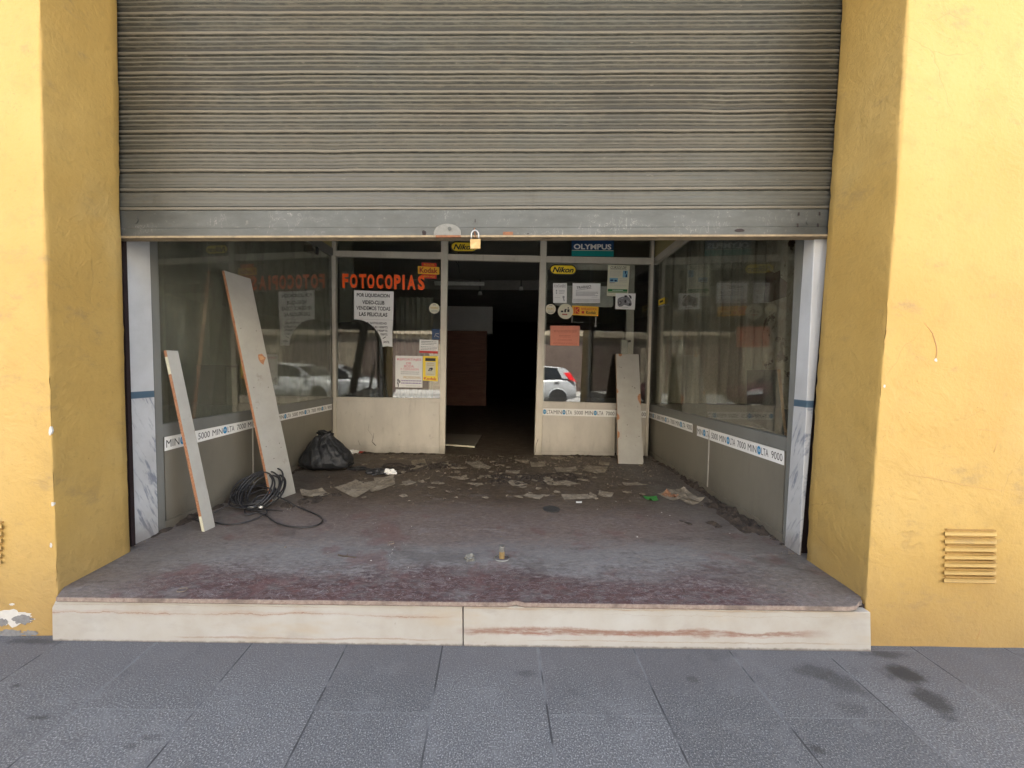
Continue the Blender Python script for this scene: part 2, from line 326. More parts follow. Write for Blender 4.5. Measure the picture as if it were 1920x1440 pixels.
def mat_floor():
    g = G('dusty_red_stone_floor'); g.k = 0.9; P = g.xyz(); x = P[0]; y = P[1]
    n1 = g.noise(2.2, 6, .62, g.vec((.7, 1.6, 1))); n2 = g.noise(8, 7, .7, g.vec((.75, 1.5, 1))); n3 = g.noise(45, 5, .72, g.vec((.7, 1.4, 1))); n4 = g.noise(170, 3, .7)
    stone = g.ramp(n3, [(.28, (.026, .017, .017)), (.45, (.060, .029, .027)), (.58, (.095, .052, .048)), (.72, (.18, .14, .13))])
    vein = g.step(g.m_('ABSOLUTE', g.m_('SUBTRACT', g.noise(11, 5, .62, g.vec((.8, 1.5, 1)), 2.6), .5)), .018, .0)
    stone = g.mix(g.m_('MULTIPLY', vein, .85), stone, (.22, .19, .19))
    pink = g.ramp(n3, [(.3, (.090, .068, .058)), (.5, (.15, .118, .102)), (.7, (.225, .185, .165))])
    blue = g.ramp(n3, [(.3, (.120, .113, .110)), (.6, (.195, .186, .178)), (.75, (.28, .27, .255))])
    brown = g.ramp(n3, [(.3, (.048, .034, .022)), (.55, (.105, .077, .052)), (.75, (.18, .14, .10))])
    yy = g.m_('ADD', y, g.m_('ADD', g.m_('MULTIPLY', g.m_('SUBTRACT', n1, .5), .42), g.m_('MULTIPLY', g.m_('SUBTRACT', n2, .5), .30)))
    yy = g.m_('ADD', yy, g.m_('MULTIPLY', g.m_('SUBTRACT', n3, .5), .34))
    red_m = g.m_('MULTIPLY', g.step(yy, 1.72, 1.52), g.step(g.m_('ADD', n2, g.m_('MULTIPLY', n3, .5)), .60, .78)); c = g.mix(g.step(yy, 1.50, 1.74), g.mix(.55, stone, blue), blue); c = g.mix(red_m, c, stone)                 # bare stone at the lip, dust line under the shutter
    c = g.mix(g.step(yy, 1.78, 2.02), c, pink)
    c = g.mix(g.step(yy, 2.15, 2.65), c, brown)                     # earth tracked further in
    # side dust
    ax = g.m_('ABSOLUTE', g.m_('SUBTRACT', x, -.12))
    side = g.step(g.m_('ADD', ax, g.m_('MULTIPLY', g.m_('SUBTRACT', n1, .5), .8)), 1.05, 1.5)
    c = g.mix(g.m_('MULTIPLY', side, .75), c, g.ramp(n3, [(.3, (.10, .088, .076)), (.7, (.19, .17, .15))]))
    c = g.mix(g.m_('MULTIPLY', g.step(n2, .52, .72), .45), c, (.20, .175, .17))
    c = g.mix(g.m_('MULTIPLY', g.step(g.noise(13, 7, .75, g.vec((.6, 1.3, 1), (4, 1, 2))), .56, .68), .5), c, (.05, .036, .034))
    c = g.mix(g.m_('MULTIPLY', vein, .18), c, (.27, .25, .25))
    redp = g.m_('MULTIPLY', g.step(g.noise(4.5, 5, .6, g.vec(loc=(8, 8, 1))), .56, .66), g.step(yy, 2.6, 2.1))
    c = g.mix(g.m_('MULTIPLY', redp, .45), c, (.13, .06, .055))
    c = g.mix(g.m_('MULTIPLY', g.step(n4, .62, .7), .4), c, (.30, .28, .26))
    fl_ = g.step(g.voro(38, g.vec((.8, 1.2, 1))), .10, .06); c = g.mix(g.m_('MULTIPLY', fl_, g.m_('MULTIPLY', .6, g.step(n2, .5, .55))), c, (.36, .34, .31))
    scf = g.step(g.m_('ABSOLUTE', g.m_('SUBTRACT', g.noise(24, 4, .65, g.rvec((0, 0, .5), (.35, 1.5, 1)), 1.2), .5)), .012, .0); c = g.mix(g.m_('MULTIPLY', scf, g.m_('MULTIPLY', .5, g.step(n2, .45, .6))), c, (.30, .285, .27))
    dk = g.step(g.noise(3.4, 7, .72, g.vec((.8, 1.5, 1), (2, 7, 1))), .52, .66); c = g.mix(g.m_('MULTIPLY', dk, .35), c, (.048, .036, .030))
    spk = g.step(g.noise(120, 3, .75, g.vec(loc=(4, 2, 1))), .58, .70); c = g.mix(g.m_('MULTIPLY', spk, .35), c, (.035, .028, .026))
    rough = g.ramp(n2, [(.3, .42), (.6, .75)])
    h = g.m_('ADD', g.m_('MULTIPLY', n3, .7), g.m_('ADD', n2, g.m_('MULTIPLY', n4, .25)))
    g.bsdf(c, rough, 0, g.bump(h, .35, .006), .4)
    return g.m
def mat_nose():
    g = G('pink_stone_edge'); g.k = 0.42; a = g.noise(60, 5, .7); b = g.noise(6, 4, .6)
    c = g.ramp(a, [(.3, (.38, .28, .23)), (.5, (.55, .43, .36)), (.7, (.70, .59, .50))])
    c = g.mix(g.m_('MULTIPLY', g.step(b, .5, .65), .6), c, (.17, .13, .11))
    g.bsdf(c, .7, 0, g.bump(a, .2, .002)); return g.m
def mat_marble():
    g = G('cream_veined_marble'); g.k = 0.46; P = g.xyz(); x = P[0]; z = P[2]
    n = g.noise(5, 6, .62); n2 = g.noise(1.6, 4, .6, g.vec((1, 1, 3), (2, 2, 2)))
    c = g.ramp(n, [(.3, (.72, .67, .58)), (.5, (.80, .77, .70)), (.7, (.86, .85, .80))])
    c = g.mix(g.m_('MULTIPLY', g.step(n2, .52, .66), .6), c, (.78, .65, .47)); c = g.mix(g.m_('MULTIPLY', g.step(g.noise(2.6, 5, .65, g.vec((1, 1, 2.2), (7, 1, 2))), .54, .66), .4), c, (.60, .57, .52))
    def vein(z0, amp, w0, col, st, xa, xb, sd, f=1.0):
        w_ = g.m_('ADD', g.m_('MULTIPLY', g.m_('SUBTRACT', g.noise(2.2*f, 3, .5, g.vec((1, 0, 0), (sd, 0, 0))), .5), amp), g.m_('MULTIPLY', g.m_('SUBTRACT', g.noise(11*f, 7, .8, g.vec((1, 0, .8), (sd, 3, 0))), .5), amp*.62))
        d = g.m_('ABSOLUTE', g.m_('SUBTRACT', z, g.m_('ADD', w_, z0)))
        wd = g.m_('MULTIPLY', g.m_('POWER', g.noise(5, 6, .7, g.vec((1, 0, .5), (0, sd, 0))), 2.0), w0*4.5)
        a = g.m_('MULTIPLY', g.n('ShaderNodeMapRange', {'interpolation_type': 'SMOOTHSTEP'}, Value=d, _1=wd, _2=g.m_('MULTIPLY', wd, .25), _3=0.0, _4=1.0).outputs[0], st)
        m_ = g.m_('MULTIPLY', g.step(x, xa, xa+.12), g.step(x, xb, xb-.25)); m_ = g.m_('MULTIPLY', m_, g.step(g.noise(3, 3, .6, g.vec((1, 0, 0), (sd, sd, 0))), .32, .5))
        m_ = g.m_('MULTIPLY', m_, g.m_('ADD', .35, g.m_('MULTIPLY', .65, g.step(g.noise(26, 6, .78, g.vec((.4, 1, 2.2), (sd, 1, 1))), .36, .56))))
        return g.m_('MULTIPLY', a, m_)
    for (z0, amp, w0, col, st, xa, xb, sd) in [(.118, .05, .0022, (.42, .20, .13), .8, -1.9, .0, 1.3), (.120, .05, .010, (.66, .46, .34), .35, -1.9, .0, 1.3), (.150, .03, .0014, (.50, .33, .22), .5, -1.9, -.4, 5.1), (.022, .03, .004, (.52, .33, .25), .6, -1.2, .0, 8.2),
                                               (.062, .035, .014, (.46, .27, .20), .95, -.06, 1.5, 11.7), (.052, .03, .003, (.50, .16, .12), .7, .1, 1.4, 11.2), (.155, .03, .005, (.62, .44, .30), .55, -.06, 1.6, 14.9), (.025, .03, .003, (.50, .36, .26), .5, .2, 1.7, 19.3), (.135, .06, .0012, (.5, .4, .3), .4, .5, 1.7, 22.3)]:
        c = g.mix(vein(z0, amp, w0, col, st, xa, xb, sd), c, col)
    c = g.mix(g.m_('MULTIPLY', g.step(g.m_('ADD', z, g.m_('MULTIPLY', g.noise(22, 5, .7), .022)), .020, .009), .75), c, (.16, .12, .10))
    c = g.mix(g.m_('MULTIPLY', g.step(g.noise(20, 6, .78), .62, .70), .4), c, (.42, .37, .31))
    c = g.mix(g.m_('MULTIPLY', g.step(g.noise(3, 6, .7, g.vec((1, 1, 2), (6, 6, 6))), .55, .7), .3), c, (.55, .50, .43))
    g.bsdf(c, .38, 0, g.bump(n, .1, .004), .45); return g.m
def mat_jamb():
    g = G('white_painted_jamb'); g.k = 0.68; P = g.xyz()
    n = g.noise(6, 5, .6); f = g.noise(60, 4, .6)
    c = g.ramp(n, [(.3, (.60, .61, .61)), (.7, (.72, .74, .75))])
    lower = g.step(P[2], .745, .742)
    # hand-painted marbling below the band
    v1 = g.noise(9, 5, .62, g.rvec((-.35, 0, 0), (1, 2.2, .42)), .3); v2 = g.noise(22, 4, .6, g.rvec((-.45, 0, 0), (1, 2.4, .4), (4, 1, 1)), .3)
    s1 = g.step(v1, .54, .64); s2 = g.step(v2, .55, .66)
    mk = g.m_('MULTIPLY', lower, g.m_('MAXIMUM', g.m_('MULTIPLY', s1, .75), g.m_('MULTIPLY', s2, .4)))
    c = g.mix(mk, c, (.17, .20, .27))
    c = g.mix(g.m_('MULTIPLY', g.step(g.m_('ADD', P[2], g.m_('MULTIPLY', n, .2)), .28, .06), .7), c, (.30, .27, .24))
    band = g.m_('MULTIPLY', g.step(P[2], .743, .746), g.step(P[2], .781, .778)); c = g.mix(band, c, (.085, .15, .21))
    c = g.mix(g.m_('MULTIPLY', g.step(g.noise(14, 6, .75, g.vec(loc=(3, 1, 2))), .66, .72), .5), c, (.35, .33, .31))
    g.bsdf(c, .6, 0, g.bump(g.m_('ADD', f, n), .2, .004)); return g.m
def mat_alu(name, col, dirt=(.20, .17, .13), metal=.15, dz=.5):
    g = G(name); g.k = .82; P = g.xyz('Object'); a = g.noise(4, 6, .65, g.vec((1, 1, .5))); b = g.noise(70, 4, .7); s = g.noise(20, 5, .7, g.vec((1, 1, .15)))
    c = g.ramp(a, [(.3, tuple(x*.84 for x in col)), (.7, tuple(x*1.06 for x in col))])
    c = g.mix(g.m_('MULTIPLY', g.step(s, .55, .75), .25), c, dirt)
    c = g.mix(g.m_('MULTIPLY', g.step(g.noise(9, 7, .78), .58, .70), .30), c, dirt)
    c = g.mix(g.m_('MULTIPLY', g.step(g.m_('ADD', P[2], g.m_('MULTIPLY', a, .3)), .30, .10), dz), c, tuple(x*.55 for x in dirt))
    c = g.mix(g.m_('MULTIPLY', g.step(b, .68, .74), .25), c, tuple(x*.5 for x in dirt))
    g.bsdf(c, g.ramp(a, [(.3, .42), (.7, .6)]), metal, g.bump(g.m_('ADD', b, g.m_('MULTIPLY', a, 2)), .12, .003), .4); return g.m
def mat_glass(name, dust=.05, tint=(.16, .16, .13), n0=1.6):
    g = G(name)
    geo = g.n('ShaderNodeNewGeometry'); ior = g.m_('ADD', n0, g.m_('MULTIPLY', geo.outputs['Backfacing'], (1/n0-n0)))
    fr = g.n('ShaderNodeFresnel', IOR=ior).outputs[0]
    tr = g.n('ShaderNodeBsdfTransparent', Color=(.93, .95, .93)); gl = g.n('ShaderNodeBsdfGlossy', {'distribution': 'GGX'}, Color=(1, 1, 1), Roughness=.012)
    df = g.n('ShaderNodeBsdfDiffuse', Color=tint)
    a = g.noise(2.2, 6, .68); s = g.noise(9, 6, .7, g.vec((1, 1, .25), (2, 2, 2)))
    d = g.m_('MULTIPLY', g.m_('ADD', g.m_('MULTIPLY', a, 1.2), g.m_('MULTIPLY', g.step(s, .45, .75), .6)), dust)
    x1 = g.n('ShaderNodeMixShader', _0=d, _1=tr.outputs[0], _2=df.outputs[0])
    x2 = g.n('ShaderNodeMixShader', _0=fr, _1=x1.outputs[0], _2=gl.outputs[0])
    g.t.links.new(x2.outputs[0], g.out.inputs[0]); return g.m
def mat_board():
    g = G('white_melamine'); g.k = 0.6; a = g.noise(5, 6, .68); b = g.noise(38, 5, .75)
    c = g.ramp(a, [(.3, (.56, .54, .48)), (.7, (.68, .67, .61))])
    c = g.mix(g.m_('MULTIPLY', g.step(g.noise(11, 7, .78, g.vec(loc=(1, 5, 2))), .60, .68), .45), c, (.36, .32, .26))
    c = g.mix(g.m_('MULTIPLY', g.step(g.noise(26, 4, .6, g.vec((1, 1, 1.6))), .71, .74), .8), c, (.16, .12, .09))
    g.bsdf(c, .45, 0, g.bump(b, .08, .002)); return g.m
def mat_chip():
    g = G('chipboard_edge'); a = g.noise(140, 4, .75); b = g.noise(16, 4, .6)
    c = g.ramp(a, [(.3, (.20, .075, .035)), (.5, (.38, .18, .09)), (.7, (.52, .31, .18))]); c = g.mix(g.m_('MULTIPLY', g.step(b, .5, .7), .35), c, (.30, .13, .07))
    g.bsdf(c, .85, 0, g.bump(a, .6, .003)); return g.m
def mat_paper(name, c0=(.30, .26, .20), c1=(.44, .39, .31)):
    g = G(name); a = g.noise(9, 6, .7); b = g.noise(60, 5, .75, g.vec((1, 3, 1)))
    c = g.ramp(a, [(.3, tuple(x*.55 for x in c0)), (.5, c0), (.7, c1)])
    rows = g.m_('MULTIPLY', g.step(b, .5, .6), g.step(g.noise(7, 2, .5, g.vec(loc=(6, 6, 6))), .42, .5))
    c = g.mix(g.m_('MULTIPLY', rows, .75), c, (.09, .075, .06))
    c = g.mix(g.m_('MULTIPLY', g.step(g.noise(14, 6, .75, g.vec(loc=(4, 4, 1))), .52, .66), .7), c, (.10, .075, .055))
    g.bsdf(c, .9, 0, g.bump(a, .4, .01), .2); return g.m
def mat_torn():
    g = G('torn_wallpaper_wall'); a = g.noise(4.2, 7, .7); b = g.noise(16, 6, .72, g.vec((1, 1, .6)))
    c = g.ramp(b, [(.3, (.34, .28, .20)), (.55, (.60, .54, .43)), (.75, (.72, .66, .55))])
    c = g.mix(g.step(a, .57, .585), c, (.10, .045, .028)); c = g.mix(g.m_('MULTIPLY', g.step(b, .60, .66), .7), c, (.12, .085, .06))
    g.bsdf(c, .85, 0, g.bump(g.m_('ADD', a, b), .5, .01)); return g.m
def mat_opposite():
    g = G('ochre_render'); n = g.noise(.8, 5, .6); c = g.ramp(n, [(.3, (.52, .47, .39)), (.7, (.60, .55, .46))]); g.bsdf(c, .85, 0, g.bump(g.noise(20, 4), .2, .02)); return g.m
def mat_wood(name, c0, c1, rough=.55):
    g = G(name); a = g.noise(6, 6, .6, g.vec((.6, 6, 6)), .6); c = g.ramp(a, [(.3, c0), (.7, c1)]); g.bsdf(c, rough, 0, g.bump(a, .15, .003)); return g.m
def mat_curtain():
    g = G('sheer_grey_curtain'); a = g.noise(120, 2, .6, g.vec((1, 1, .3))); c = g.ramp(a, [(.3, (.38, .36, .29)), (.7, (.52, .49, .40))])
    g.bsdf(c, .9, 0, None, .1); return g.m
def mat_bag():
    g = G('black_bin_bag'); a = g.noise(10, 5, .7, None, .8); r = g.m_('ABSOLUTE', g.m_('SUBTRACT', a, .5))
    g.bsdf(g.ramp(a, [(.3, (.010, .011, .012)), (.7, (.022, .023, .025))]), .55, 0, g.bump(g.m_('ADD', g.m_('MULTIPLY', r, 2.), g.noise(34, 4, .6)), .5, .012), .5); return g.m

# pavement stains in pavement metres: filled in below from the photograph's stained tiles
P1 = hit(98, 1201, plane((0, 1.425, 0), (0, -1, 0))); P2 = hit(1633, 1221, plane((0, 1.425, 0), (0, -1, 0)))
pdir = -ray(950, 672).normalized(); pux = (P2-P1).normalized(); pn = pux.cross(pdir).normalized()
if pn.z < 0: pn = -pn
pvy = pn.cross(pux).normalized()
if pvy.y > 0: pvy = -pvy
PP = (P1.copy(), pn)
def puv(x, y):
    q = hit(x, y, PP)-P1; return q.dot(pux), q.dot(pvy)
STAINS = []
for (x, y, rx, ry, am) in [(1690,1262,45,24,.85),(1738,1310,40,36,.75),(1525,1258,45,18,.5),(1580,1282,34,22,.35),(1535,1405,15,12,.6),(1660,1228,55,10,.6),(75,1345,26,8,.6),(30,1286,14,6,.6),(60,1203,60,7,.55),(245,1399,14,6,.4),(285,1382,26,8,.3),(985,1262,26,8,.35),(1300,1275,15,8,.35),(1775,1345,22,12,.5),(1600,1330,30,16,.25)]:
    a, b = puv(x, y); c, _ = puv(x+rx, y); _, d = puv(x, y+ry); STAINS.append((a, b, abs(c-a), abs(d-b), am))

M = dict(
 platem=flat('dull_lock_plate', (.15, .15, .135), .55, .3, .35, 40, .2), slot=flat('grille_slot_shade', (.30, .18, .05), .9),
 cornice=flat('dull_cornice', (.30, .25, .18), .9),
 plaster=mat_plaster(), shutter=None, bar=mat_bar(), pave=mat_pavement(), floor=mat_floor(), nose=mat_nose(), marble=mat_marble(), jamb=mat_jamb(),
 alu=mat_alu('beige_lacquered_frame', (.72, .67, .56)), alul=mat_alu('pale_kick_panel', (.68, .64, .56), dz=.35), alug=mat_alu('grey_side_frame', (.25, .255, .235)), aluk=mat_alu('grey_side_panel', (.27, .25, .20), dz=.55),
 glass=mat_glass('dusty_glass', .07), glass_side=mat_glass('very_dusty_glass', .36, (.27, .27, .21), 1.9), glass_r=mat_glass('side_glass_right', .11, (.23, .22, .165), 1.62),
 board=mat_board(), chip=mat_chip(), paper=mat_paper('dirty_paper'), paper2=mat_paper('pale_newsprint', (.30, .255, .19), (.43, .38, .30)), torn=mat_torn(), opp=mat_opposite(),
 curtain=mat_curtain(), bag=mat_bag(),
 rust=flat('rust', (.20, .085, .04), .9, 0, .5, 40, .6), steel=flat('scratched_steel', (.30, .30, .28), .4, .7, .25, 30, .2), chrome=flat('shackle_steel', (.36, .36, .36), .3, .9, .1, 40, .05),
 brass=flat('brass_padlock', (.33, .22, .085), .45, .3, .15, 60, .1, None, (.45, .33, .16)), brass2=flat('tarnished_brass', (.34, .24, .11), .5, .5, .35, 60, .2),
 black=flat('matt_black', (.012, .012, .012), .6), dark=flat('dark_gap', (.02, .013, .012), .9), maroon_gap_shade=flat('maroon_guide_shade', (.016, .007, .007), .7, 0, .4),
 cable=flat('black_cable', (.022, .022, .024), .42, 0, .3, 50, .1), cloth=flat('dark_brown_cloth', (.016, .014, .013), .9, 0, .4, 14, .3),
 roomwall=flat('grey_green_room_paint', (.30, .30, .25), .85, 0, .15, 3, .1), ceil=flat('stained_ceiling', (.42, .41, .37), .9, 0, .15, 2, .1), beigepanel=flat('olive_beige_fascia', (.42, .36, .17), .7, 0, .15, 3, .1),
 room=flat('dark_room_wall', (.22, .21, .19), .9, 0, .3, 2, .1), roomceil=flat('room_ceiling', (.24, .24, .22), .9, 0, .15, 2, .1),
 brown=mat_wood('brown_drawer_wood', (.20, .075, .045), (.34, .15, .085)), wbox=mat_wood('dark_box_wood', (.05, .035, .025), (.09, .065, .045)), paled=flat('pale_cabinet', (.55, .54, .50), .6, 0, .1, 4, .05),
 white=flat('white_paper', (.82, .82, .79), .7, 0, .06, 8, .05), cream=flat('cream_paper', (.66, .64, .48), .7, 0, .08, 8, .05), ink=flat('black_ink', (.02, .02, .022), .6), greyink=flat('grey_ink', (.22, .22, .23), .6), softink=flat('faded_grey_ink', (.36, .36, .37), .7),
 orange=flat('signal_orange_vinyl', (.95, .12, .012), .5, 0, .08, 30, .03), yellow=flat('yellow_vinyl', (.90, .66, .03), .45, 0, .06, 20, .03), amber=flat('amber_vinyl', (.80, .44, .03), .45, 0, .1, 20, .03),
 red=flat('red_vinyl', (.55, .03, .02), .5, 0, .1, 20, .03), rust_red=flat('dark_red_ink', (.36, .035, .02), .6), navy=flat('navy_vinyl', (.006, .045, .13), .45, 0, .1, 20, .03), teal=flat('teal_vinyl', (.0, .24, .22), .45, 0, .1, 20, .03), cyan=flat('cyan_dot', (.02, .24, .48), .5),
 pink=flat('faded_pink_paper', (.76, .30, .20), .8, 0, .15, 5, .05), pinkink=flat('pink_ink', (.70, .20, .24), .7), green=flat('green_ink', (.03, .20, .06), .6), blueink=flat('blue_ink', (.20, .42, .55), .7), violet=flat('violet_ink', (.34, .27, .46), .7), ochre=flat('ochre_ink', (.50, .32, .06), .7),
 greenbag=flat('green_plastic', (.04, .26, .05), .4, 0, .3, 20, .3), crumb=flat('debris_crumbs', (.19, .15, .11), .9, 0, .6, 30, .4), dirt=flat('loose_dirt', (.050, .038, .029), .95, 0, .75, 30, .9), whitechip=flat('bare_white_plaster', (.50, .49, .46), .9, 0, .12, 30, .4), greychip=flat('bare_cement', (.20, .20, .20), .95, 0, .4, 60, .6),
 brick=flat('bare_red_wall', (.12, .045, .03), .9, 0, .3, 10, .3), rawwood=mat_wood('raw_wood_edge', (.42, .22, .10), (.60, .36, .19)), charcoal=flat('charcoal_panel', (.018, .018, .02), .5),
 asphalt=flat('asphalt', (.29, .285, .275), .9, 0, .3, 60, .5), kerb=flat('kerb_stone', (.30, .29, .27), .85, 0, .2, 20, .3),
 tyre=flat('tyre_rubber', (.02, .02, .02), .85), rim=flat('alloy_rim', (.55, .56, .58), .3, .7, .1), silver=flat('silver_car_paint', (.36, .37, .38), .35, .1, .04, 3, .0), carred=flat('maroon_car_paint', (.10, .035, .042), .22, .3, .05, 3, .0), carwhite=flat('white_car_paint', (.62, .63, .63), .28, .05, .04, 3, 0.), tail=flat('tail_light_red', (.65, .015, .02), .2), carglass=flat('tinted_car_glass', (.012, .014, .016), .03, 0, .0, 3, 0, .3), headl=flat('headlight_glass', (.7, .72, .74), .12), trim=flat('black_trim', (.02, .02, .02), .5),
 shopdark=flat('opposite_shopfront', (.10, .07, .055), .5, 0, .3, 1.5, .1), lampw=flat('lamp_white', (.6, .6, .56), .5),
)
bpy_M = M
exec_parts = []

# ------------------------------------------------------------------ pavement, road
def frame_obj(name, mb, mt):
    me = bpy.data.meshes.new(name); R = Matrix((pux, pvy, pux.cross(pvy))).transposed()
    Ri = R.inverted(); me.from_pydata([Ri @ (v-P1) for v in mb.v], [], mb.f)
    o = bpy.data.objects.new(name, me); COL.objects.link(o); mw = R.to_4x4(); mw.translation = P1; o.matrix_world = mw; me.materials.append(mt); return o
def pv(u, v, h=0): return P1+pux*u+pvy*v+pn*h
mb = MB().add([pv(-14, -.6), pv(18, -.6), pv(18, 4.2), pv(-14, 4.2)], [(0, 1, 2, 3)])
tag(frame_obj('pavement', mb, M['pave']), kind='structure')
kz = pv(0, 4.2).z
mb = MB().box(-14, 18, pv(0, 4.2).y-.16, pv(0, 4.2).y-.003, kz-.3, kz+.004)
tag(obj('kerb', mb, M['kerb'], bevel=.012), kind='structure')
RZ = kz-.13
mb = MB().add([(-60, 1.2, RZ), (60, 1.2, RZ), (60, -60, RZ), (-60, -60, RZ)], [(0, 1, 2, 3)])
tag(obj('road', mb, M['asphalt'], origin=(0, -5, RZ)), kind='structure')

# ------------------------------------------------------------------ shop floor and front step
FX0, FX1 = -1.90, 1.78
mb = MB()
front = []
k = 90; Rn = random.Random(3)
a = hit(106, 1117, plane((0, 1.412, 0), (0, -1, 0))).x; b = hit(1626, 1137, plane((0, 1.412, 0), (0, -1, 0))).x
for i in range(k+1):
    t = i/k; x = a+(b-a)*t; y = 1.412+Rn.uniform(-.0004, .0004)
    if abs(x-.10) < .03: y += .012*math.cos((x-.10)/.03*1.57)      # chipped notch in the edge
    if t > .985: y += (t-.985)*2.2
    front.append(Vector((x, y, 0)))
top = front+[Vector((b+.02, 1.452, 0)), Vector((1.50, 1.455, 0)), Vector((FX1+.1, 1.80, 0)), Vector((FX1+.1, 3.9, 0)), Vector((4.2, 3.95, 0)), Vector((4.2, 12, 0)), Vector((-4.2, 12, 0)), Vector((-4.2, 3.95, 0)), Vector((FX0-.1, 3.9, 0)), Vector((FX0-.1, 1.80, 0)), Vector((a-.03, 1.455, 0))]
mb.prism(top, [p-Vector((0, 0, .02)) for p in top])
tag(obj('floor', mb, M['floor'], origin=(0, 0, 0)), kind='structure')
step = empty('front_step', (-.1, 1.425, P1.z)); tag(step, 'cream veined marble step slabs with pink stone lip along the shop entrance', 'step')
mb = MB()
for i in range(k):
    p, q = front[i], front[i+1]; o = Vector((0, -.0022, 0)); z0 = Vector((0, 0, -.0165)); z1 = Vector((0, 0, -.0012))
    if i: z1 = last
    last = Vector((0, 0, -.0010-Rn.random()*.0006))
    mb.hexa([p+o+z0, q+o+z0, q+o+last, p+o+z1], [p+Vector((0, .012, 0))+z0, q+Vector((0, .012, 0))+z0, q+Vector((0, .012, 0))+last, p+Vector((0, .012, 0))+z1])
obj('edge_lip', mb, M['nose'], step)
PRi = plane((0, 1.425, 0), (0, -1, 0))
obj('riser_slab', MB().slab([(107, 1121), (866.8, 1136), (867.6, 1217), (98.5, 1204), (97.5, 1140)], PRi, 0, -.03), M['marble'], step, bevel=.002)
obj('riser_slab', MB().slab([(869.2, 1136), (1632, 1148), (1633.5, 1224), (869.4, 1217)], PRi, .0015, -.03), M['marble'], step, bevel=.002)
obj('step_core', MB().box(-1.78, 1.53, 1.457, 1.80, P1.z-.05, -.021), M['dark'], step)

# ------------------------------------------------------------------ yellow building
bld = empty('yellow_building', (0, 1.45, 0)); tag(bld, 'yellow rendered building with deep plaster piers either side of the shop opening', 'building')
def edge(pts, Y):
    q = [hit(x, y, plane((0, Y, 0), (0, -1, 0))) for x, y in pts]; q = sorted([(p.z, p.x) for p in q])
    def f(z):
        if z <= q[0][0]:
            return q[0][1]
        for (z0, x0), (z1, x1) in zip(q, q[1:]):
            if z <= z1: return x0+(x1-x0)*(z-z0)/(z1-z0)
        (z0, x0), (z1, x1) = q[-2], q[-1]; return x1
    return f
LF = edge([(73.6, 0), (75.5, 125), (81.4, 375), (90, 640), (99, 900), (107, 1104)], 1.45); LI = edge([(219.4, 0), (222, 194), (224.4, 397), (227.7, 449), (234.9, 753), (244, 1035)], 1.77)
RF = edge([(1703, 0), (1682, 369), (1652, 724), (1636, 950), (1624, 1129)], 1.45); RI = edge([(1580, 0), (1558, 358), (1551, 442), (1541, 579), (1529.6, 751), (1520, 896), (1512.7, 1050)], 1.77)
ZT = 3.6  # building height set low so sun reaches the street nearby
def pdisp(p): return mnoise.fractal(Vector((p.x*2.2, 1.45*2.2, p.z*2.2)), 1, 2, 3)*.006+mnoise.noise(Vector((p.x, 1.45, p.z))*9)*.0022
def patch(name, pts, mt, lift=.0012):
    a = [hit(x, y, PF, 0) for x, y in pts]; a = [p+Vector((0, pdisp(p)-lift, 0)) for p in a]; c = sum(a, Vector())/len(a); c.y = 1.45+pdisp(c)-lift; n_ = len(a)
    mb = MB().add(a+[c]+[p+Vector((0, .006, 0)) for p in a], [(i, (i+1) % n_, n_) for i in range(n_)]+[(i, (i+1) % n_, n_+1+(i+1) % n_, n_+1+i) for i in range(n_)])
    return obj(name, mb, mt, bld, recalc=False)
def pier(side):
    F_, I_ = (LF, LI) if side < 0 else (RF, RI); out = side*9.0
    zs = [-.42+i*.035 for i in range(int((3.1+.42)/.035)+1)]+[3.3, ZT]
    cols = []
    def prof(z):
        xf = F_(z); xi = I_(z); r = .006; s = side
        P = [Vector((out, 1.45, z)), Vector((s*3.2, 1.45, z))]
        n = 30
        for i in range(n+1):
            t = 1-(1-i/n)**1.6; P.append(Vector((s*3.2+(xf+s*r-s*3.2)*t, 1.45, z)))
        for a in (30, 60): P.append(Vector((xf+s*r-s*r*math.sin(math.radians(a)), 1.45+r-r*math.cos(math.radians(a)), z)))
        n = 12
        for i in range(n+1):
            t = (i/n)**1.3; P.append(Vector((xf+(xi-xf)*t, 1.45+r+(1.768-1.45-r)*t, z)))
        P += [Vector((xi+s*.006, 1.775, z)), Vector((xi+s*.35, 1.778, z)), Vector((out, 1.778, z))]
        return P
    rows = []
    for z in zs:
        pr = prof(z); rr = []
        for j, p in enumerate(pr):
            q = p.copy()
            if 0 < j < len(pr)-3:
                d = mnoise.fractal(Vector((p.x*2.2, p.y*2.2, p.z*2.2)), 1, 2, 3)*.006+mnoise.noise(p*9)*.0022
                if abs(p.y-1.45) < .002: q.y += d
                else: q.x += side*d*.9
                if 31 < j < 35: q.x += side*mnoise.noise(p*28)*.004
                if j in (len(pr)-4, len(pr)-3): q.x += side*mnoise.noise(p*30)*.006
            rr.append(q)
        rows.append(rr)
    nc = len(rows[0])
    mb = MB().grid(lambda i, j: rows[j][i], nc-1, len(rows)-1)
    return mb
o = obj('wall', pier(-1), M['plaster'], bld); tag(o, 'yellow plaster pier left of the opening'); 
o = obj('wall', pier(1), M['plaster'], bld); tag(o, 'yellow plaster pier right of the opening')
o = obj('wall', MB().box(-1.75, 1.75, 1.45, 1.70, 3.05, ZT), M['plaster'], bld); tag(o, 'yellow wall above the shutter')
obj('unseen_roof_slab', MB().box(-9, 9, 1.40, 12.2, ZT, ZT+.25), M['roomwall'], bld)  # unseen roof; its edge sets where the building's shadow ends
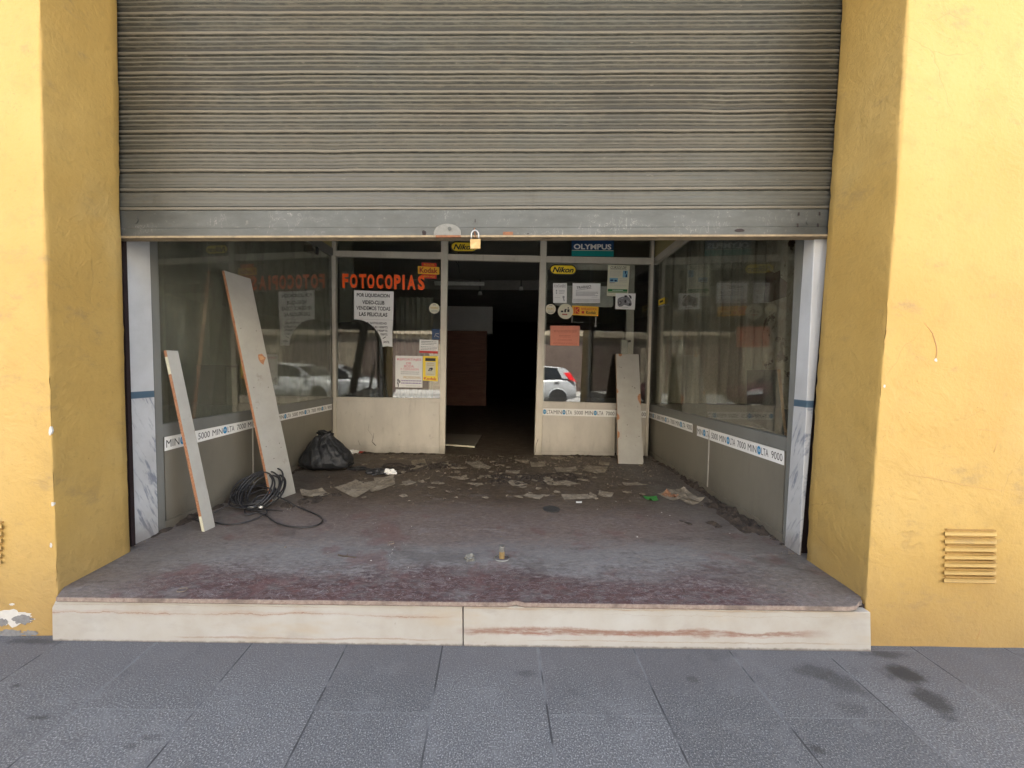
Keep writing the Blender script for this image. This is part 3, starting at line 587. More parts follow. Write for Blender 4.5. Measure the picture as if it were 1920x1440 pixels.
def blobpoly(cx, cy, rx, ry, seed, n=22, rough=.3):
    R = random.Random(seed); return [(cx+rx*math.cos(2*math.pi*i/n)*(1+R.uniform(-rough, rough)), cy+ry*math.sin(2*math.pi*i/n)*(1+R.uniform(-rough, rough))) for i in range(n)]
for (cx, cy, rx, ry, mt, sd, d) in [(22, 1158, 40, 14, 'whitechip', 1, .0075), (44, 1161, 17, 8, 'greychip', 2, .0085), (6, 1166, 12, 6, 'greychip', 3, .0085), (24, 1132.5, 4.5, 2, 'whitechip', 4, .0075), (20, 1186, 26, 7, 'greychip', 5, .0075), (57, 1186, 13, 5, 'greychip', 15, .0075)]:
    patch('bare_patch', blobpoly(cx, cy, rx, ry, sd, 34), M[mt], .0012 if mt == 'whitechip' else .002)
for (cx, cy, rx, ry, sd) in [(100.5, 808, 3, 8, 6), (104, 946, 3, 4, 7), (103, 1022, 2.2, 5, 9), (1652, 724, 2, 3, 11), (1755, 675, 2.6, 3.6, 13)]:
    patch('chipped_paint', blobpoly(cx+(-7 if cx < 900 else (7 if cx < 1700 and cx > 1625 else 0)), cy, rx, ry, sd, 9), M['whitechip'])
sc_m = flat('scratch_brown', (.42, .24, .10), .8)
mb = MB().tube([hit(x, y, PF, 0)+Vector((0, pdisp(hit(x, y, PF, 0))-.0004, 0)) for x, y in [(1734, 606), (1742, 615), (1748, 624), (1752, 636), (1756, 650), (1757, 660), (1755, 672)]], [.0006, .001, .0016, .002, .002, .002, .001], 6)
obj('gouge_mark', mb, sc_m, bld)
for path in ([(1698, 890), (1750, 897), (1800, 908), (1860, 918), (1919, 922)], [(1830, 805), (1850, 806), (1872, 809)], [(1893, 797), (1919, 803)], [(1820, 1140), (1830, 1149), (1841, 1158)], [(1843, 1168), (1839, 1185), (1832, 1200)], [(1870, 825), (1865, 840), (1862, 848)], [(1690, 610), (1725, 606)], [(8, 545), (30, 560), (46, 562)], [(18, 860), (40, 872)], [(30, 1040), (52, 1046)]):
    mb = MB(); q_ = [hit(x, y, PF, 0) for x, y in path]; mb.tube([p+Vector((0, pdisp(p)-.0001, 0)) for p in q_], [.0004]+[.0009]*(len(q_)-2)+[.0004], 5); obj('scratch', mb, sc_m, bld)
# ventilation grilles painted over with the wall
def vent(x0, x1, y0, y1, n):
    v = None; mb = MB()
    for i in range(n):
        yy = y0+(y1-y0)*i/(n-1)
        sx = -2.0*i/(n-1)*1.0
        a = [hit(x0+sx, yy-3, PF, .004), hit(x1+sx*.6, yy-3+1.5, PF, .004), hit(x1+sx*.6, yy+4+1.5, PF, .016), hit(x0+sx, yy+4, PF, .016)]
        b = [hit(x0+sx, yy-6, PF, -.01), hit(x1+sx*.6, yy-4.5, PF, -.01), hit(x1+sx*.6, yy+6.5, PF, -.01), hit(x0+sx, yy+5, PF, -.01)]
        mb.hexa(a, b)
    return mb
def slot_shades(x0, x1, y0, y1, n):  # brown strips painted as the shade in the openings between louvres
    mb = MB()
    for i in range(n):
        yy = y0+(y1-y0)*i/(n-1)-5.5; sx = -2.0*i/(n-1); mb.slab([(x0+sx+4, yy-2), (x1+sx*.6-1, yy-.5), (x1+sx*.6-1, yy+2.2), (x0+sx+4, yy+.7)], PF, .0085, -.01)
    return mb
o = obj('ventilation_grille', vent(1772, 1869, 1000, 1088, 7), M['plaster'], bld, bevel=.0015); obj('vent_slot_shade', slot_shades(1772, 1869, 1000, 1088, 7), M['slot'], bld); obj('vent_slot_shade', slot_shades(-96, 3, 985, 1052, 6), M['slot'], bld); tag(o, 'painted louvre vent low on the right pier')
o = obj('ventilation_grille', vent(-96, 3, 985, 1052, 6), M['plaster'], bld, bevel=.0015); tag(o, 'painted louvre vent at the left edge')

# painted jambs behind the shutter guides
zt = 2.72
for s, qa, pl in ((-1, [(251.7, 1018), (297.7, 998), (280.8, 449), (235.7, 449)], PL), (1, [(1505.5, 1044), (1471, 1020), (1507.6, 449), (1545, 449)], PR)):
    P = [hit(x, y, pl, .012) for x, y in qa]; P[0].z = min(P[0].z, .0); P[1].z = min(P[1].z, 0)
    P[0].z = P[1].z = -.005
    for i_, j_ in ((0, 1), (3, 2)):
        if P[i_].y < 1.814: P[i_] = P[i_]+(P[j_]-P[i_])*((1.814-P[i_].y)/(P[j_].y-P[i_].y))
    up_ = lambda A, B: A+(B-A)*((zt-A.z)/(B.z-A.z))
    P[2] = up_(P[1], P[2]); P[3] = up_(P[0], P[3])
    n = pl[1]
    tk_ = (lambda z: .06) if s < 0 else (lambda z: max(.006, .008+.035*z))
    o = obj('painted_jamb', MB().hexa(P, [p-n*tk_(p.z) for p in P]), M['jamb'], bld, bevel=.003); tag(o, 'white jamb with blue band and hand painted marbling, %s side' % ('left' if s < 0 else 'right'))
# closure behind the piers
for s in (-1, 1):
    x0, x1 = sorted((s*1.62 if s > 0 else -1.90, s*9.0)); obj('masonry_core', MB().box(x0, x1, 1.79, 1.86, -.2, 3.2), M['dark'], bld)
# vestibule and room shell
def wallbox(name, a, mt, lab=None):
    o = obj(name, MB().box(*a), M[mt], bld)
    if lab: tag(o, lab)
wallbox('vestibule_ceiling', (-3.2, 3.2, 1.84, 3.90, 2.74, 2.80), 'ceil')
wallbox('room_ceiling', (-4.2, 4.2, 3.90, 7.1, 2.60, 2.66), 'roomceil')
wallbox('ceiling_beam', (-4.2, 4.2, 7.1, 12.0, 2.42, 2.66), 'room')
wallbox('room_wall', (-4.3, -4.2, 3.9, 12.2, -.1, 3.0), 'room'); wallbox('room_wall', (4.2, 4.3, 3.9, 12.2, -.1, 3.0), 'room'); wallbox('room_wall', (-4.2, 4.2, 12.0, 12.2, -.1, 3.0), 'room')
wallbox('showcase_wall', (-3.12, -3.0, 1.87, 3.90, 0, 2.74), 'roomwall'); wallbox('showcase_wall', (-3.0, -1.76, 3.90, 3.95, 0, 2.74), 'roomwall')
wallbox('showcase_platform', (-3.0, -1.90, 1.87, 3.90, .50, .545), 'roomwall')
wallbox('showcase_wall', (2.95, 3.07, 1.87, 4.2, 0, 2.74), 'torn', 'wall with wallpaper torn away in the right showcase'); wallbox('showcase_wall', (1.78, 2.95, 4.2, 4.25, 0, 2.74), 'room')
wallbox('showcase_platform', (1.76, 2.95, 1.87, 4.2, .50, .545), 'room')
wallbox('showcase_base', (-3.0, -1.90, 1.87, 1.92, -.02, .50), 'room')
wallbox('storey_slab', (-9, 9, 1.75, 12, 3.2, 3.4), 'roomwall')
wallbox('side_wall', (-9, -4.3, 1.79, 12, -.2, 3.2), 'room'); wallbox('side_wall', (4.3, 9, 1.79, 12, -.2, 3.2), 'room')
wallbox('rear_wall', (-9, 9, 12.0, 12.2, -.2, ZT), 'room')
pw = hit(1462, 540, plane((2.95, 0, 0), (-1, 0, 0)))
obj('bare_patch', MB().slab([(1433, 515), (1441, 507), (1452, 512), (1462, 507), (1463, 520), (1475, 530), (1474, 556), (1462, 560), (1445, 566), (1430, 567), (1432, 545)], plane((2.95, 0, 0), (-1, 0, 0)), .004, -.002), M['brick'], bld)

# ------------------------------------------------------------------ roller shutter
th = .0105
sh = empty('roller_shutter', (-.1, 1.79, 1.54)); tag(sh, 'grimy grey ribbed steel roller shutter pulled half down over the entrance', 'shutter')
zb0 = hit(890, 447, PS).z; zb1 = hit(890, 395, PS).z
xL = hit(203, 0, PS).x; xR = hit(1602, 0, PS).x
slope = (hit(1545, 443.5, PS).z-hit(235, 446.5, PS).z)/(hit(1545, 444, PS).x-hit(235, 446, PS).x)
def sz(x, z): return z+slope*(x-hit(890, 447, PS).x)
pitch = (hit(890, 395, PS).z-hit(890, 28.8, PS).z)/-10.0
prof = []                                                    # (z fraction, y proud of plane) for one slat, hinge first
for t, y in [(0, -.007), (.02, .002), (.06, .0062), (.12, .0072), (.18, .006), (.212, .002), (.222, -.007), (.240, -.007), (.26, .001)]: prof.append((t, y))
for i in range(1, 25):
    t = .26+.70*i/25; prof.append((t, .0003+.0072*(.5-.5*math.cos(2*math.pi*3*i/25))+.002*math.sin(math.pi*i/25)))
prof += [(.965, .0005), (.985, -.007)]
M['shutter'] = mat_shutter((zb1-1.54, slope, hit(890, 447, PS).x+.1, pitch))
ns = 16; pts = []
for s_ in range(ns):
    am_ = min(1, .30+.12*s_)
    for t, y in prof: pts.append((zb1+(s_+t)*pitch, (y if t < .26 else (-.0015 if t < .42 else y)*am_)+random.uniform(-.0004, .0004)))
nx = 60
def SP(i, j):
    z, y = pts[j]; x = xL+(xR-xL)*i/nx
    dz = .0012*mnoise.noise(Vector((x*2.5, int(j/len(prof))*3.1, 0))); dy = .0045*mnoise.noise(Vector((x*1.8, z*3, 4)))-.006*max(0, mnoise.noise(Vector((x*3.2, z*3.6, 9)))-.42)*3+.0012*mnoise.noise(Vector((x*9, z*12, 4)))
    return Vector((x, 1.79-y-dy, sz(x, z+dz)))
mb = MB().grid(SP, nx, len(pts)-1)
z9 = pts[-1][0]
mb.add([(xL, 1.803, sz(xL, zb1)), (xR, 1.803, sz(xR, zb1)), (xR, 1.803, sz(xR, z9)), (xL, 1.803, sz(xL, z9))], [(0, 1, 2, 3)])
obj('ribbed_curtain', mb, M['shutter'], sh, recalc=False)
hf = hit(890, 427, PS).z
def bz(y0, y1, d0, d1, mt, name, bev=.0015):
    a = hit(890, y0, PS).z; b = hit(890, y1, PS).z; mb = MB(); n = 40
    for i in range(n):
        u0 = xL+(xR-xL)*i/n; u1 = xL+(xR-xL)*(i+1)/n
        f = lambda x: mnoise.noise(Vector((x*3, 0, 7)))*.002
        mb.hexa([(u0, 1.79-d0-f(u0), sz(u0, a)), (u1, 1.79-d0-f(u1), sz(u1, a)), (u1, 1.79-d0-f(u1), sz(u1, b)), (u0, 1.79-d0-f(u0), sz(u0, b))], [(u0, 1.79-d1, sz(u0, a)), (u1, 1.79-d1, sz(u1, a)), (u1, 1.79-d1, sz(u1, b)), (u0, 1.79-d1, sz(u0, b))])
    return obj(name, mb, M[mt], sh)
bz(427.5, 395.3, .008, -.012, 'bar', 'bottom_rail'); bz(443.5, 428.2, .0095, -.012, 'bar', 'bottom_angle')
M['lip'] = flat('dusty_worn_lip', (.27, .21, .13), .8, .1, .45, 30, .5)
bz(447.3, 443.7, .020, -.03, 'lip', 'bottom_lip')
def halfmoon(cx, cy, rx, ry, d0, d1):
    return MB().slab([(cx-rx, cy)]+[(cx-rx*math.cos(math.pi*i/16), cy-ry*math.sin(math.pi*i/16)**.8) for i in range(1, 16)]+[(cx+rx, cy), (cx+rx, cy+1), (cx-rx, cy+1)], PS, d0, d1)
obj('lock_plate', halfmoon(839, 440, 26, 21, .022, .008), M['platem'], sh, bevel=.002)
obj('lock_barrel', MB().cyl(hit(843, 429, PS, .022), (0, -1, 0), .0085, .004), M['bar'], sh)
obj('lock_rust_slot', MB().slab([(817, 441), (864, 440.5), (864, 444.5), (817, 444.8)], PS, .0215, .01), M['rust'], sh)
obj('lock_cylinder', MB().cyl(hit(891, 414, PS, .008), (0, -1, 0), .0165, .0018), M['bar'], sh)
obj('keyhole', MB().slab([(890.2, 411), (891.8, 411), (892, 417), (890, 417)], PS, .0108, .009), M['dark'], sh)
obj('bolt_tab', MB().slab([(943, 434.5), (962, 434.5), (962, 442.5), (943, 442.5)], PS, .0125, .008), M['rust'], sh)
obj('hasp', MB().tube([hit(x, y, PS, d) for x, y, d in [(890, 428, .009), (889.5, 431, .017), (890, 436, .022), (891, 442, .018), (892, 446, .02)]], .003, 8), M['rust'], sh)
for x, y, rx, ry in [(795, 437, 4.5, 5.5), (1387, 432, 8, 3.5), (990, 438, 1.4, 1.6)]:
    obj('torn_hole', MB().slab(blobpoly(x, y, rx, ry, int(x), 12, .25), PS, .0105, .0085), M['dark'], sh)
for x, y, r in [(253, 413, .018), (1516, 416.5, .014)]: obj('rivet_disc', MB().cyl(hit(x, y, PS, .006), (0, -1, 0), r, .004), M['bar'], sh)
for x, y in [(1498, 401), (1537, 400.5), (1496, 422), (1534, 422)]: obj('slot_hole', MB().slab([(x-1.3, y-3), (x+1.3, y-3), (x+1.3, y+3), (x-1.3, y+3)], PS, .0102, .007), M['dark'], sh)
# side guides (channels coloured near black for the shade between pier and jamb)
for s in (-1, 1):
    xg = -1.84 if s < 0 else 1.562
    a = LI if s < 0 else RI
    P = []
    mb = MB()
    lo = xg; hi_ = a(.3)+s*.03
    if s < 0: mb.box(-1.894, -1.81, 1.815, 1.835, .002, 3.1)
    else: mb.box(1.557, 1.72, 1.832, 1.85, .002, 3.1)
    obj('guide_channel', mb, M['maroon_gap_shade'], sh)
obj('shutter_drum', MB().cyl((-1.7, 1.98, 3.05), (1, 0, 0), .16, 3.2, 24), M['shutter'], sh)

pad = empty('padlock', hit(891, 457, PS, .03)); tag(pad, 'small brass padlock hanging from the shutter bottom rail', 'padlock')
obj('lock_body', MB().slab([(881.2, 448), (901, 447.8), (900.6, 466), (881.8, 466.4)], PS, .036, .022), M['brass'], pad, bevel=.0025)
c0 = hit(891, 440, PS, .029)
pts2 = [hit(883.8, 449, PS, .029), hit(883.6, 441, PS, .029), hit(884.4, 436.5, PS, .029), hit(887, 433, PS, .029), hit(890.6, 431.8, PS, .029), hit(894, 433, PS, .029), hit(896.8, 436.5, PS, .029), hit(897.7, 441, PS, .029), hit(897.6, 449, PS, .029)]
obj('shackle', MB().tube(pts2, .0036, 10), M['chrome'], pad)

# ------------------------------------------------------------------ aluminium shopfront
sf = empty('shopfront', (-.05, 3.93, 0)); tag(sf, 'beige aluminium shopfront with open doorway between dusty glass panes and grey side glazing', 'shopfront')
def bar(name, quad, pl, d0, d1, mt, par=sf, bev=.003): return obj(name, MB().slab(quad, pl, d0, d1), M[mt], par, bevel=bev)
def post(x0t, x1t, x0b, x1b, yb, pl, mt, d0=.022, d1=-.035):
    P = [hit(x0b, yb, pl, d0), hit(x1b, yb, pl, d0), hit(x1t, 449, pl, d0), hit(x0t, 449, pl, d0)]
    for i in (0, 1): P[i].z = min(P[i].z, 0)-.002
    for i, j in ((3, 0), (2, 1)): P[i] = P[j]+(P[i]-P[j])*((2.74-P[j].z)/(P[i].z-P[j].z))
    return obj('mullion', MB().hexa(P, [p-pl[1]*(d0-d1) for p in P]), M[mt], sf, bevel=.003)
post(621, 629, 624, 630, 849, PB, 'alu'); post(827, 840, 824, 834, 849, PB, 'alu', .028); post(1014, 1025.5, 1002, 1015.5, 853, PB, 'alu', .028); post(1222.5, 1227.5, 1209.5, 1214.5, 860, PB, 'alu')
bar('transom', [(629, 469.6), (827.5, 472.9), (827.5, 485), (629, 480.5)], PB, .018, -.03, 'alu')
bar('transom', [(840, 476), (1014, 479.4), (1013.4, 490.8), (840, 487)], PB, .018, -.03, 'alu')
bar('transom', [(1025, 480), (1222.5, 483.2), (1222, 495.6), (1024.5, 491.5)], PB, .018, -.03, 'alu')
def pane(quad, pl, mt='glass', d=-.004): return obj('glass_pane', MB().slab(quad, pl, d, d-.005), M[mt], sf)
pane([(628.5, 479), (828, 484), (825.5, 749), (629.5, 746)], PB); pane([(1024.5, 490), (1223, 494), (1215, 759), (1017, 754)], PB)
for a, b in (((629, 380), (827.5, 380)), ((840, 380), (1015, 380)), ((1025, 380), (1223.5, 380))):
    ya = 471+(a[0]-629)*.0195; yb = 471+(b[0]-629)*.0195; pane([a, b, (b[0], yb+2), (a[0], ya+2)], PB)
# kick panels of the back front
bar('sill_rail', [(629.5, 744.3), (825, 747), (825, 755), (629.5, 752)], PB, .018, -.03, 'alul')
bar('kick_panel', [(629.5, 752), (825, 755), (824, 838.5), (630, 834)], PB, .006, -.02, 'alul', bev=.001)
bar('bottom_rail', [(630, 834), (824, 838.5), (824, 851), (630, 850)], PB, .014, -.03, 'alul')
bar('sill_rail', [(1017.5, 752.4), (1216, 757.5), (1216, 768), (1017, 764)], PB, .018, -.03, 'alul')
bar('kick_panel', [(1016.5, 764), (1153, 766.5), (1152.5, 848), (1015.5, 846)], PB, .006, -.02, 'alul', bev=.001)
bar('bottom_rail', [(1015.5, 846), (1152.5, 848), (1152.5, 859), (1014.5, 856)], PB, .014, -.03, 'alul')
bar('kick_panel', [(1158, 767), (1216, 768), (1211, 861), (1157, 860)], PB, .004, -.02, 'alul', bev=.001)
for path, rr, dd in ((((701, 812), (700, 820), (697.5, 828), (701, 832), (706, 837), (708.5, 841)), [.001, .002, .003, .004, .004, .002], .0065), (((672, 826), (674, 833), (679, 838)), .0012, .0065), (((1009, 823), (1005, 835), (1004, 846), (1001, 852)), .0018, .028), (((692, 796), (690, 806), (697, 815), (699, 821)), .0009, .0065)):
    obj('crack', MB().tube([hit(x, y, PB, dd) for x, y in path], rr, 6), M['dark'], sf)
# side glazing
def side(s, pl, jt, jb, sill, floorl, trz, gl, joint):
    def q(x, y, d=0): return hit(x, y, pl, d)
    x0t, x1t = jt; x0b, x1b, y0b, y1b = jb
    n = pl[1]
    P = [q(x0b, y0b, .006), q(x1b, y1b, .006), q(x1t, 449, .006), q(x0t, 449, .006)]
    for i in (0, 1): P[i].z = -.004
    for i, j in ((3, 0), (2, 1)): P[i] = P[j]+(P[i]-P[j])*((2.74-P[j].z)/(P[i].z-P[j].z))
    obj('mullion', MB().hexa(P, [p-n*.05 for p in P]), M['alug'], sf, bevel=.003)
    Pn, Pf = P[1], q(sill[1][0], sill[1][1])               # near post edge, far corner
    def at(t, z, d):                                       # along the glazing line
        a = q(sill[0][0], sill[0][1]); b = q(sill[1][0], sill[1][1]); r = a.lerp(b, t); return Vector((r.x, r.y, z))+n*d
    a = q(*sill[0]); b = q(*sill[1])
    def box_(name, z0a, z0b, z1a, z1b, t0, t1, d0, d1, mt, bev=.002):
        A = [at(t0, z0a, d0), at(t1, z0b, d0), at(t1, z1b, d0), at(t0, z1a, d0)]
        return obj(name, MB().hexa(A, [p-n*(d0-d1) for p in A]), M[mt], sf, bevel=bev)
    sa, sb = a.z, b.z; ra = q(*sill[2]).z; rb = q(*sill[3]).z
    box_('sill_rail', ra, rb, sa, sb, -.004, 1, .004, -.05, 'alug')
    for t0, t1 in joint: 
        za = ra+(rb-ra)*t0; zb = ra+(rb-ra)*t1
        box_('kick_panel', .045, .045, za-.001, zb-.001, t0+.004, t1-.004, -.004, -.02, 'aluk', .001)
        if t0 > 0.01: box_('panel_joint', .03, .03, za-.001, za-.001, t0-.0025, t0+.0025, -.001, -.02, 'alul', 0)
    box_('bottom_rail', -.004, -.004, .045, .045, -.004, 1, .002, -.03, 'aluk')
    box_('panel_core', 0.01, .01, ra-.01, rb-.01, 0, 1, -.024, -.04, 'dark', 0)
    z0, z1 = trz
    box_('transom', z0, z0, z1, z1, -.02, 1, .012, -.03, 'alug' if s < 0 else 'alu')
    box_('fascia_panel', z1, z1, 2.74, 2.74, -.02, 1, .0, -.02, 'beigepanel', 0)
    A = [at(-.01, sa-.004, -.012), at(1, sb-.004, -.012), at(1, z0+.004, -.012), at(-.01, z0+.004, -.012)]
    obj('glass_pane', MB().hexa(A, [p-n*.005 for p in A]), M[gl], sf)
def side_call():
    side(-1, PL, ((281, 295.7)), (298, 311, 998, 990), [(306, 795.3), (624, 744.4), (307, 819.5), (624, 756.7)], None, (hit(620, 478, PL).z, hit(620, 464, PL).z), 'glass_side', [(0, .37), (.37, 1)])
    side(1, PR, ((1507, 1491)), (1471, 1466.7, 1020, 1015.5), [(1474, 820.5), (1219, 757.5), (1472, 845.6), (1219, 771)], None, (hit(1230.7, 494, PR).z, hit(1230.7, 482, PR).z), 'glass_r', [(0, .39), (.39, 1)])
side_call()

# ------------------------------------------------------------------ inner door leaf, interior
PD = plane((0, 4.05, 0), (0, -1, 0))
dl = empty('inner_door', hit(1100, 860, PD)); ORG[dl].z = 0; dl.location.z = 0
tag(dl, 'pale framed glass door leaf standing open behind the right hand window pane', 'door')
obj('door_stile', MB().slab([(1178, 488), (1190.5, 488), (1184, 862), (1170.5, 862)], PD, .02, -.02), M['alul'], dl, bevel=.002)
obj('door_stile', MB().slab([(1019, 484), (1028, 484), (1017, 857), (1007, 857)], PD, .02, -.02), M['alul'], dl, bevel=.002)
obj('door_rail', MB().slab([(1028, 487), (1178, 490), (1178, 507), (1028, 504)], PD, .018, -.018), M['alul'], dl, bevel=.002)
obj('door_rail', MB().slab([(1017, 780), (1172, 782), (1171, 862), (1015, 857)], PD, .018, -.018), M['alul'], dl, bevel=.002)
obj('push_panel', MB().slab([(1040, 535), (1149, 537), (1149.5, 571), (1148, 575), (1144, 576), (1050, 574), (1040, 572)], PD, .03, .022), M['paled'], dl, bevel=.001)
obj('lock_case', MB().slab([(1166, 637), (1178, 637), (1177, 665), (1165, 665)], PD, .05, .02), M['steel'], dl, bevel=.002)
obj('lock_knob', MB().cyl(hit(1179, 640, PD, .05), (0, -1, 0), .012, .03), M['black'], dl)
def py(Y): return plane((0, Y, 0), (0, -1, 0))
def zf(Y, x=900): return None
def wbox(mb, x0, x1, y0, y1, Y, dep, zmin=None):
    a = hit(x0, y1, py(Y)); b = hit(x1, y0, py(Y)); z0 = a.z if zmin is None else zmin
    return mb.box(a.x, b.x, Y, Y+dep, z0, b.z)
cb = empty('drawer_cabinet', (hit(870, 700, py(9)).x, 9.2, 0)); tag(cb, 'tall brown wooden drawer cabinet deep inside the dark shop', 'cabinet')
obj('carcass', wbox(MB(), 790, 913, 618, 760, 9.02, .5, 0), M['brown'], cb)
for i in range(6):
    y0 = 621+i*16; obj('drawer', wbox(MB(), 791, 911, y0, y0+14.6, 8.99, .03), M['brown'], cb, bevel=.004)
wc = empty('wall_cabinet', (hit(870, 600, py(8.9)).x, 9.1, hit(870, 618, py(8.9)).z)); tag(wc, 'pale grey wall cabinet above the brown drawers inside the shop', 'cabinet')
obj('cabinet_body', wbox(MB(), 790, 924, 575, 618.5, 8.9, .6), M['paled'], wc, bevel=.004); obj('side_panel', wbox(MB(), 914, 923.5, 619, 626, 8.9, .6), M['paled'], wc, bevel=.002)
ft = empty('ceiling_tube_lamp', hit(864, 535, py(6.9))); tag(ft, 'unlit fluorescent tube batten under the shop ceiling', 'lamp')
a = hit(815, 533.5, py(6.9)); b = hit(908, 536, py(6.9))
obj('batten', MB().box(a.x, b.x, 6.86, 6.94, a.z+.012, a.z+.05), M['lampw'], ft); obj('tube', MB().cyl((a.x, 6.9, a.z), (1, 0, 0), .014, b.x-a.x), M['lampw'], ft)
for x, y, lab in ((900, 553, 'small white ceiling spot above the drawer cabinet'), (977, 544, 'small white ceiling spot nearer the right side of the doorway')):
    p = hit(x, y, py(7.05)); t = empty('ceiling_spot', p); tag(t, lab, 'lamp', 'ceiling spots inside the shop')
    obj('spot_head', MB().cyl(p, (0, 0, 1), .045, .06, 16, .03), M['lampw'], t); obj('spot_stem', MB().cyl(p+Vector((0, 0, .06)), (0, 0, 1), .008, 2.60-p.z-.06, 8), M['black'], t)
dw = MB().tube([hit(852, 486, py(4.6)), hit(856, 492, py(4.6)), hit(860, 498, py(4.6)), hit(861.5, 512, py(4.6))], .004, 6)
dw.tube([hit(860, 494, py(4.6))+Vector((0, 0, .3)), hit(860, 494, py(4.6))], .003, 5); tag(obj('hanging_wire', dw, M['cable']), 'short black wire dangling at the top of the doorway', 'wire')
# folding screen behind the left pane
scn = MB()
def FS(i, j):
    x = 742+(812-742)*i/14; p = hit(x, 690, py(4.9+(.07 if i % 2 else 0))); return Vector((p.x, p.y, .05+1.8*j/2))
scn.grid(FS, 14, 2, False); n0 = len(scn.v); scn.add([v+Vector((0, .012, 0)) for v in scn.v[:n0]], [f[::-1] for f in scn.f])
tag(obj('folding_screen', scn, M['roomwall'], recalc=False), 'grey pleated folding screen standing behind the left window', 'screen')
tag(obj('partition_board', MB().slab([(636, 440), (661, 440), (660, 790), (637, 790)], py(4.5), 0, -.04), M['roomwall']), 'narrow pale upright board at the left edge of the left window', 'board')
st_ = empty('display_cabinet', (-1.2, 5.3, 0)); tag(st_, 'dark low display cabinet in the gloom behind the left window', 'cabinet')
obj('cabinet_body', wbox(MB(), 640, 735, 640, 790, 5.4, .5, 0), M['wbox'], st_, bevel=.01); obj('cabinet_top', wbox(MB(), 636, 739, 636, 640, 5.37, .56), M['charcoal'], st_)
# cloth behind the left pane
def cloth():
    arch = [(634, 606), (640, 604), (650, 604), (658, 603), (663, 600), (672, 599), (680, 601), (688, 604.5), (695, 609), (701, 615), (706, 622), (710, 629), (713.5, 637), (715.5, 646), (716.5, 655), (718, 670), (721, 690), (724, 710), (727, 730), (729, 742)]
    def topy(x):
        for (x0, y0), (x1, y1) in zip(arch, arch[1:]):
            if x0 <= x <= x1: return y0+(y1-y0)*(x-x0)/(x1-x0)
        return 742
    mb = MB(); nx = 46
    def P(i, j):
        x = 634+(729-634)*i/nx; y0 = topy(x); y = y0+(747-y0)*j/16
        d = -.030-.006*math.sin(i*.62+.3*math.sin(j*.4))-.008*abs(math.sin(i*.21))-.004*mnoise.noise(Vector((x*.08, y*.03, 0)))
        return hit(x, y, PB, d)
    mb.grid(P, nx, 16); n0 = len(mb.v); f0 = list(mb.f)
    mb.add([v+Vector((0, .006, 0)) for v in mb.v[:n0]], [f[::-1] for f in f0], True)
    return mb
tag(obj('draped_cloth', cloth(), M['cloth'], recalc=False), 'dark brown cloth with rounded top covering the lower left of the sale poster', 'cloth')

# right showcase contents
cu = MB()
def CP(i, j):
    x = 1.80+1.14*i/150; ph = x*44+1.6*math.sin(x*7)+.8*math.sin(x*17); z = .56+2.15*j/10
    return Vector((x, 4.09+.05*math.sin(ph)+.022*math.sin(ph*2.3+1)+.01*math.sin(z*1.5+x*6), z))
cu.grid(CP, 150, 10)
ct = empty('curtain', (2.37, 4.1, .56)); tag(ct, 'sheer grey pleated curtain hanging at the back of the right showcase', 'curtain')
obj('curtain_fabric', cu, M['curtain'], ct, recalc=False); obj('curtain_rail', MB().cyl((1.80, 4.1, 2.715), (1, 0, 0), .012, 1.14), M['steel'], ct)
A = hit(1457, 693, py(2.6)); B_ = hit(1463, 693, py(2.6)); C_ = hit(1475, 818, py(2.12)); D_ = hit(1470.5, 818, py(2.12)); dv = (hit(1400, 694, py(3.3))-A)
for p in (C_, D_): p.z = max(p.z, .547)
pb = empty('leaning_panel', (D_.x+.1, D_.y+.3, .547)); tag(pb, 'dark panel with raw wood edge leaning inside the right showcase', 'panel')
obj('panel_board', MB().hexa([A, B_, C_, D_], [p+dv for p in (A, B_, C_, D_)]), M['charcoal'], pb)
nrm = (-dv).normalized(); obj('wood_edge', MB().hexa([p+nrm*.004 for p in (A, B_, C_, D_)], [p+nrm*.0005 for p in (A, B_, C_, D_)]), M['rawwood'], pb)
# left showcase contents
bx = empty('wooden_box', (-2.62, 3.5, .545)); tag(bx, 'dark wooden box standing on the left showcase platform', 'box')
obj('box_body', MB().box(-2.76, -2.5, 3.42, 3.62, .547, .92), M['wbox'], bx, bevel=.004); obj('box_flap', MB().box(-2.495, -2.40, 3.44, 3.455, .547, .90), M['roomwall'], bx)
tag(obj('shelf_plank', MB().box(-2.95, -1.95, 3.66, 3.86, .547, .60), M['paled'], bevel=.004), 'pale low plank along the back of the left showcase', 'plank')
tag(obj('wood_block', MB().box(-2.28, -2.22, 3.5, 3.56, .547, .66), M['wbox'], bevel=.003), 'small dark block on the left showcase platform', 'block')
lp = hit(585, 467, py(3.62)); ls = empty('spotlight', lp); tag(ls, 'black spotlight fixed high inside the left showcase', 'lamp')
obj('spot_head', MB().cyl(lp+Vector((-.06, -.02, .0)), (1, .2, -.1), .034, .12, 20, .042), M['black'], ls); obj('spot_arm', MB().cyl(lp+Vector((.0, 0, .03)), (0, 0, 1), .008, 2.73-lp.z-.03, 8), M['black'], ls)

# ------------------------------------------------------------------ posters, stickers and lettering
def sheet(name, quad, pl, mt, label, cat, d=.0, group=None, th=.0012, poly=None):
    S = Sheet(quad, pl, d+th); t = empty(name, S.p(.5, 1)); tag(t, label, cat, group)
    pts = poly or [(0, 0), (1, 0), (1, 1), (0, 1)]
    a = [S.p(u, v) for u, v in pts]; obj('backing', MB().prism(a, [q-S.n*th for q in a]), M[mt], t)
    return S, t
def put(name, f, mt, t, lab=None):
    mb = MB(); f(mb); o = obj(name, mb, M[mt] if isinstance(mt, str) else mt, t)
    if lab: o['label'] = lab
    return o
